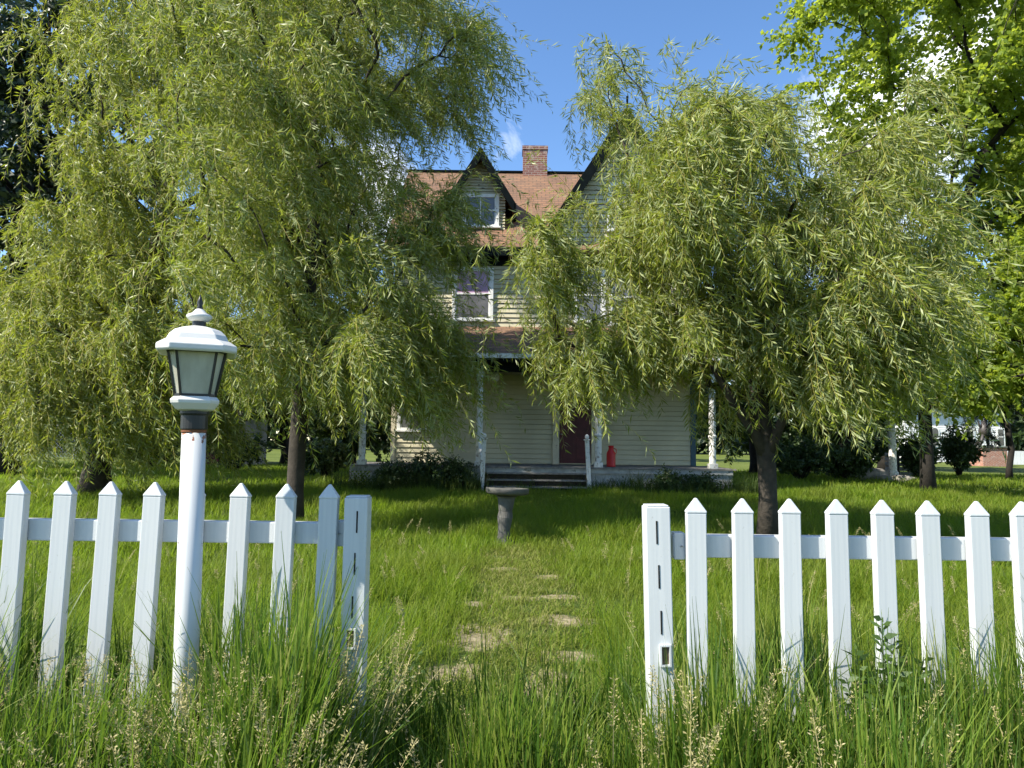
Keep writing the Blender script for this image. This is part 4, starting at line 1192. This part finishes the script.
# ------------------------------------------------------------------ grass
def blades(x, y, h, wd, lean, rng, segs=3, z=None):
    n = len(x); a = rng.random(n) * 6.283
    ld = np.stack([np.cos(a), np.sin(a), np.zeros(n)], -1)
    b = a + 1.57 + rng.normal(size=n) * .5
    sd = np.stack([np.cos(b), np.sin(b), np.zeros(n)], -1)
    base = np.stack([x, y, (gz(x, y) if z is None else z) - .01], -1)
    vs = []
    for k in range(segs + 1):
        t = k / segs
        c = base + ld * (lean * h * t ** 2)[:, None] + np.array([0, 0, 1.0]) * (h * (t - .35 * np.minimum(lean, 1.2) * t ** 2.5))[:, None]
        wk = wd * (1 - t ** 1.6) * .5 + .0004
        vs += [c - sd * wk[:, None], c + sd * wk[:, None]]
    v = np.stack(vs, 1); m = 2 * (segs + 1)
    i = np.arange(n)[:, None] * m
    q = np.concatenate([np.stack([i[:, 0] + 2 * k, i[:, 0] + 2 * k + 1, i[:, 0] + 2 * k + 3, i[:, 0] + 2 * k + 2], -1) for k in range(segs)])
    return v.reshape(-1, 3), q

def path_amt(x, y):
    inx = np.clip(1 - np.abs(x - .10 - .12 * (vnoise(y * .8, y * 0 + 3) - .5)) / .62, 0, 1)
    iny = np.clip((y - 2.8) * 1.5, 0, 1) * np.clip((9.8 - y) * .35, 0, 1)
    return inx * iny

def patch_amt(x, y):
    k = np.zeros(len(x))
    for cx, cy, rx, ry in PATCHES: k = np.maximum(k, 1 - ((x - cx) / rx) ** 2 - ((y - cy) / ry) ** 2)
    return np.clip(k + (vnoise(x * 7, y * 7) - .55) * 1.9 * (k > -.6), 0, 1)

def in_house(x, y):
    return ((x > -4.45) & (x < 6.15) & (y > 20.05) & (y < 32)) | ((x > -.72) & (x < 2.1) & (y > 19.15) & (y < 20.1))

def build_grass():
    rng = np.random.default_rng(101)
    V, Q = [], []
    def add(v, q, store):
        n = sum(len(a) for a in store[0]); store[0].append(v); store[1].append(q + n)
    lawn = ([], [])
    def zone(y0, y1, dens, hr, wr, segs, lean=(.25, .9), marg=2.5):
        ym = (y0 + y1) / 2; hwid = .74 * y1 + marg
        n = int(dens * (y1 - y0) * 2 * hwid)
        x = (rng.random(n) * 2 - 1) * hwid; y = y0 + rng.random(n) * (y1 - y0)
        ok = (np.abs(x) < .74 * y + marg) & ~in_house(x, y)
        clump = vnoise(x * 2.3, y * 2.3)
        ok &= rng.random(n) < .45 + .9 * clump
        pa = path_amt(x, y); pn = vnoise(x * 4 + 7, y * 3)
        ok &= rng.random(n) > np.clip(pa * .48 + patch_amt(x, y) * 1.1, 0, .88)
        x, y, clump, pa = x[ok], y[ok], clump[ok], pa[ok]; n = len(x)
        h = (hr[0] + (hr[1] - hr[0]) * rng.random(n)) * (.55 + .8 * vnoise(x * .9 + 3, y * .9)) * (.75 + .5 * clump)
        h *= 1 - .68 * np.clip(pa * 2.4, 0, 1)
        wd = wr[0] + (wr[1] - wr[0]) * rng.random(n)
        ln = lean[0] + (lean[1] - lean[0]) * rng.random(n) ** 1.5
        v, q = blades(x, y, h, wd, ln, rng, segs)
        add(v, q, lawn)
    zone(2.9, 5.0, 3200, (.14, .34), (.003, .006), 3)
    zone(5.0, 8.0, 2300, (.12, .30), (.004, .008), 3)
    zone(8.0, 12.5, 1150, (.12, .28), (.006, .011), 2)
    zone(12.5, 20.5, 560, (.12, .30), (.010, .018), 2, marg=3)
    zone(20.5, 36, 110, (.12, .28), (.02, .04), 2, marg=4)
    v = np.concatenate(lawn[0]); q = np.concatenate(lawn[1])
    o = np_mesh('lawn_grass', v, q, 'lawn_blade'); tag(o, 'shaggy sunlit green lawn between the fence and the house', 'grass', kind='stuff')
    # dry, trodden grass on the old path
    n = 20000
    x = .12 + rng.normal(size=n) * .36; y = 3.2 + rng.random(n) * 6.2
    pt = patch_amt(x, y); ok = rng.random(n) > pt * .80
    x, y = x[ok], y[ok]; n = len(x)
    v, q = blades(x, y, .03 + .07 * rng.random(n), .004 + .004 * rng.random(n), .4 + 1.0 * rng.random(n), rng, 2)
    o = np_mesh('dry_grass', v, q, 'dry_blade'); tag(o, 'short straw coloured grass on the overgrown path to the steps', 'grass', kind='stuff')
    # rank growth along the foot of the porch
    n = 5200
    x = -4.8 + rng.random(n) * 11.6; y = 18.7 + rng.random(n) * 1.3
    ok = ~in_house(x, y) & ~((x > -.75) & (x < 2.2) & (rng.random(n) < .75)); x, y = x[ok], y[ok]; n = len(x)
    v, q = blades(x, y, (.25 + .45 * rng.random(n)) * (.5 + vnoise(x * 1.7, y * 2)), .012 + .012 * rng.random(n), .2 + .6 * rng.random(n), rng, 2)
    o = np_mesh('rank_weeds', v, q, 'porch_weed'); tag(o, 'dark rank weeds along the foot of the porch', 'weeds', kind='stuff')
    # tall uncut grass along the fence
    tall = ([], [])
    def tz(n, y0, y1, hr, wr, lean, x0=-3.6, x1=3.6, gap=1.0):
        x = x0 + rng.random(n) * (x1 - x0); y = y0 + rng.random(n) * (y1 - y0)
        cl = vnoise(x * 3.1 + 11, y * 3.1)
        ok = rng.random(n) < .35 + 1.0 * cl
        ok &= (np.abs(x) < .76 * y + 1.0)
        x, y, cl = x[ok], y[ok], cl[ok]; n = len(x)
        h = (hr[0] + (hr[1] - hr[0]) * rng.random(n) ** 1.3) * (.62 + .62 * cl) * (.85 + .3 * vnoise(x * 1.3 + 5, y * 1.3))
        mid = np.clip(1 - np.abs(x + .03) / .60, 0, 1)
        h *= 1 - gap * .45 * np.clip(mid * 3, 0, 1)
        v, q = blades(x, y, h, wr[0] + (wr[1] - wr[0]) * rng.random(n), lean[0] + (lean[1] - lean[0]) * rng.random(n) ** 2, rng, 4)
        add(v, q, tall)
    tz(36000, 1.75, 2.95, (.40, .88), (.007, .015), (.06, .6), gap=.8)
    tz(15000, 2.02, 2.50, (.62, 1.0), (.009, .019), (.05, .45), gap=.75)
    tz(3600, 1.9, 2.6, (.70, .98), (.006, .012), (.10, .45), gap=1.3)
    tz(16000, 2.9, 3.6, (.26, .50), (.004, .007), (.2, .9))
    v = np.concatenate(tall[0]); q = np.concatenate(tall[1])
    o = np_mesh('tall_grass', v, q, 'tall_blade'); tag(o, 'tall uncut grass growing in front of the picket fences', 'grass', kind='stuff')
    # low broad-leaved weeds among the tall grass
    bl, bd = [], []
    for _ in range(170):
        wx = rng.uniform(-2.2, 2.2); wy = rng.uniform(1.9, 3.4); hh = rng.uniform(.15, .55)
        if abs(wx) < .45: hh *= .6
        for k in range(26):
            a = rng.random() * 6.283; rr = .02 + .10 * rng.random()
            bl.append((wx + math.cos(a) * rr, wy + math.sin(a) * rr, hh * (.35 + .65 * rng.random()))); bd.append((math.cos(a), math.sin(a), rng.normal() * .35))
    bl = np.array(bl); bd = norm(np.array(bd)); n = len(bl)
    v = leaf_quads(bl, bd, .022 + .03 * rng.random(n), .012 + .014 * rng.random(n), rng, .25)
    o = np_mesh('broad_weeds', v, np.arange(n * 4), 'weed_leaf'); tag(o, 'small broad-leaved weeds mixed into the tall grass', 'weeds', kind='stuff')
    # flowering panicles
    sv, sq = [], []; cnt = 0
    def panicle(x, y, h):
        nonlocal cnt
        a = rng.random() * 6.283; ln = .12 + .3 * rng.random()
        ts = np.linspace(0, 1, 6); cx = x + math.cos(a) * ln * h * ts ** 2; cy = y + math.sin(a) * ln * h * ts ** 2; cz = h * (ts - .12 * ln * ts ** 3)
        P_ = np.stack([cx, cy, cz], -1)
        for k in range(5):
            s = np.array([math.cos(a + 1.57), math.sin(a + 1.57), 0]) * .0011
            sv.append(np.stack([P_[k] - s, P_[k] + s, P_[k + 1] + s, P_[k + 1] - s])); sq.append(cnt + np.arange(4)); cnt += 4
        nn = 95
        for k in range(nn):
            t = .74 + .26 * rng.random(); i = min(int(t * 5), 4); f = t * 5 - i
            b = P_[i] * (1 - f) + P_[i + 1] * f; ex = (1.04 - t) * .06 + .004
            d = rng.normal(size=3); d[2] = abs(d[2]) * .6 - .35; d /= np.linalg.norm(d)
            p = b + d * ex * rng.random(); L = .007 + .007 * rng.random(); ww = .0013 + .0011 * rng.random()
            dd = d * .6 + np.array([0, 0, .3]); dd /= np.linalg.norm(dd); s = np.cross(dd, rng.normal(size=3)); s = s / np.linalg.norm(s) * ww
            sv.append(np.stack([p, p + dd * L * .5 + s, p + dd * L, p + dd * L * .5 - s])); sq.append(cnt + np.arange(4)); cnt += 4
    for _ in range(130): panicle(rng.uniform(-1.1, -.40), rng.uniform(1.75, 2.6), rng.uniform(.55, .80))
    for _ in range(70): panicle(rng.uniform(-2.2, -1.1), rng.uniform(1.9, 2.6), rng.uniform(.5, .72))
    for _ in range(95): panicle(rng.uniform(.3, 2.2), rng.uniform(1.8, 2.6), rng.uniform(.52, .76))
    for _ in range(40): panicle(rng.uniform(-.4, .3), rng.uniform(1.8, 2.5), rng.uniform(.34, .50))
    for _ in range(260): 
        yy = rng.uniform(3.2, 9); xx = rng.uniform(-.7, .7) * yy
        if abs(xx) > .5: panicle(xx, yy, rng.uniform(.3, .5))
    o = np_mesh('grass_seed_heads', np.concatenate(sv), np.concatenate(sq), 'seed_head'); tag(o, 'pale feathery seed heads standing in the tall grass', 'grass', kind='stuff')
build_grass()

def weed():
    Y = 2.36
    rng = np.random.default_rng(120)
    b = P(884, 690, Y); zt_ = P(886, 612, Y).z; b.z = 0
    root = thing('weed', tuple(b), 'leafy green weed standing in front of a picket of the right fence', 'plant')
    m = MB(); lb = []; ld = []
    stems = [((0, 0, zt_ * .98), 60), ((.05, .02, zt_ * .90), 46), ((-.09, .0, zt_ * .86), 46), ((.12, -.02, zt_ * .84), 40), ((-.05, -.05, zt_ * .8), 40), ((.08, -.05, zt_ * .78), 40), ((-.13, -.02, zt_ * .76), 40), ((.02, -.06, zt_ * .86), 46)]
    for t, n in stems:
        q = [b + Vector((t[0] * k ** 1.3, t[1] * k, t[2] * k)) for k in (0, .35, .7, 1)]
        m.tube(q, [.004, .0035, .003, .0015], 5)
        for i in range(n):
            k = .35 + .65 * i / n; f = k * 3; j = min(int(f), 2); p = q[0] if k == 0 else q[j].lerp(q[j + 1], f - j)
            a = i * 2.4; lb.append(tuple(p)); ld.append((math.cos(a), math.sin(a), .35 + .3 * rng.random()))
    m.build('stems', 'weed_leaf', root)
    lb = np.array(lb); ld = norm(np.array(ld)); n = len(lb)
    v = leaf_quads(lb, ld, .044 * (.7 + .6 * rng.random(n)), .017 * (.7 + .6 * rng.random(n)), rng, .3)
    np_mesh('leaves', v, np.arange(n * 4), 'weed_leaf', root)
weed()
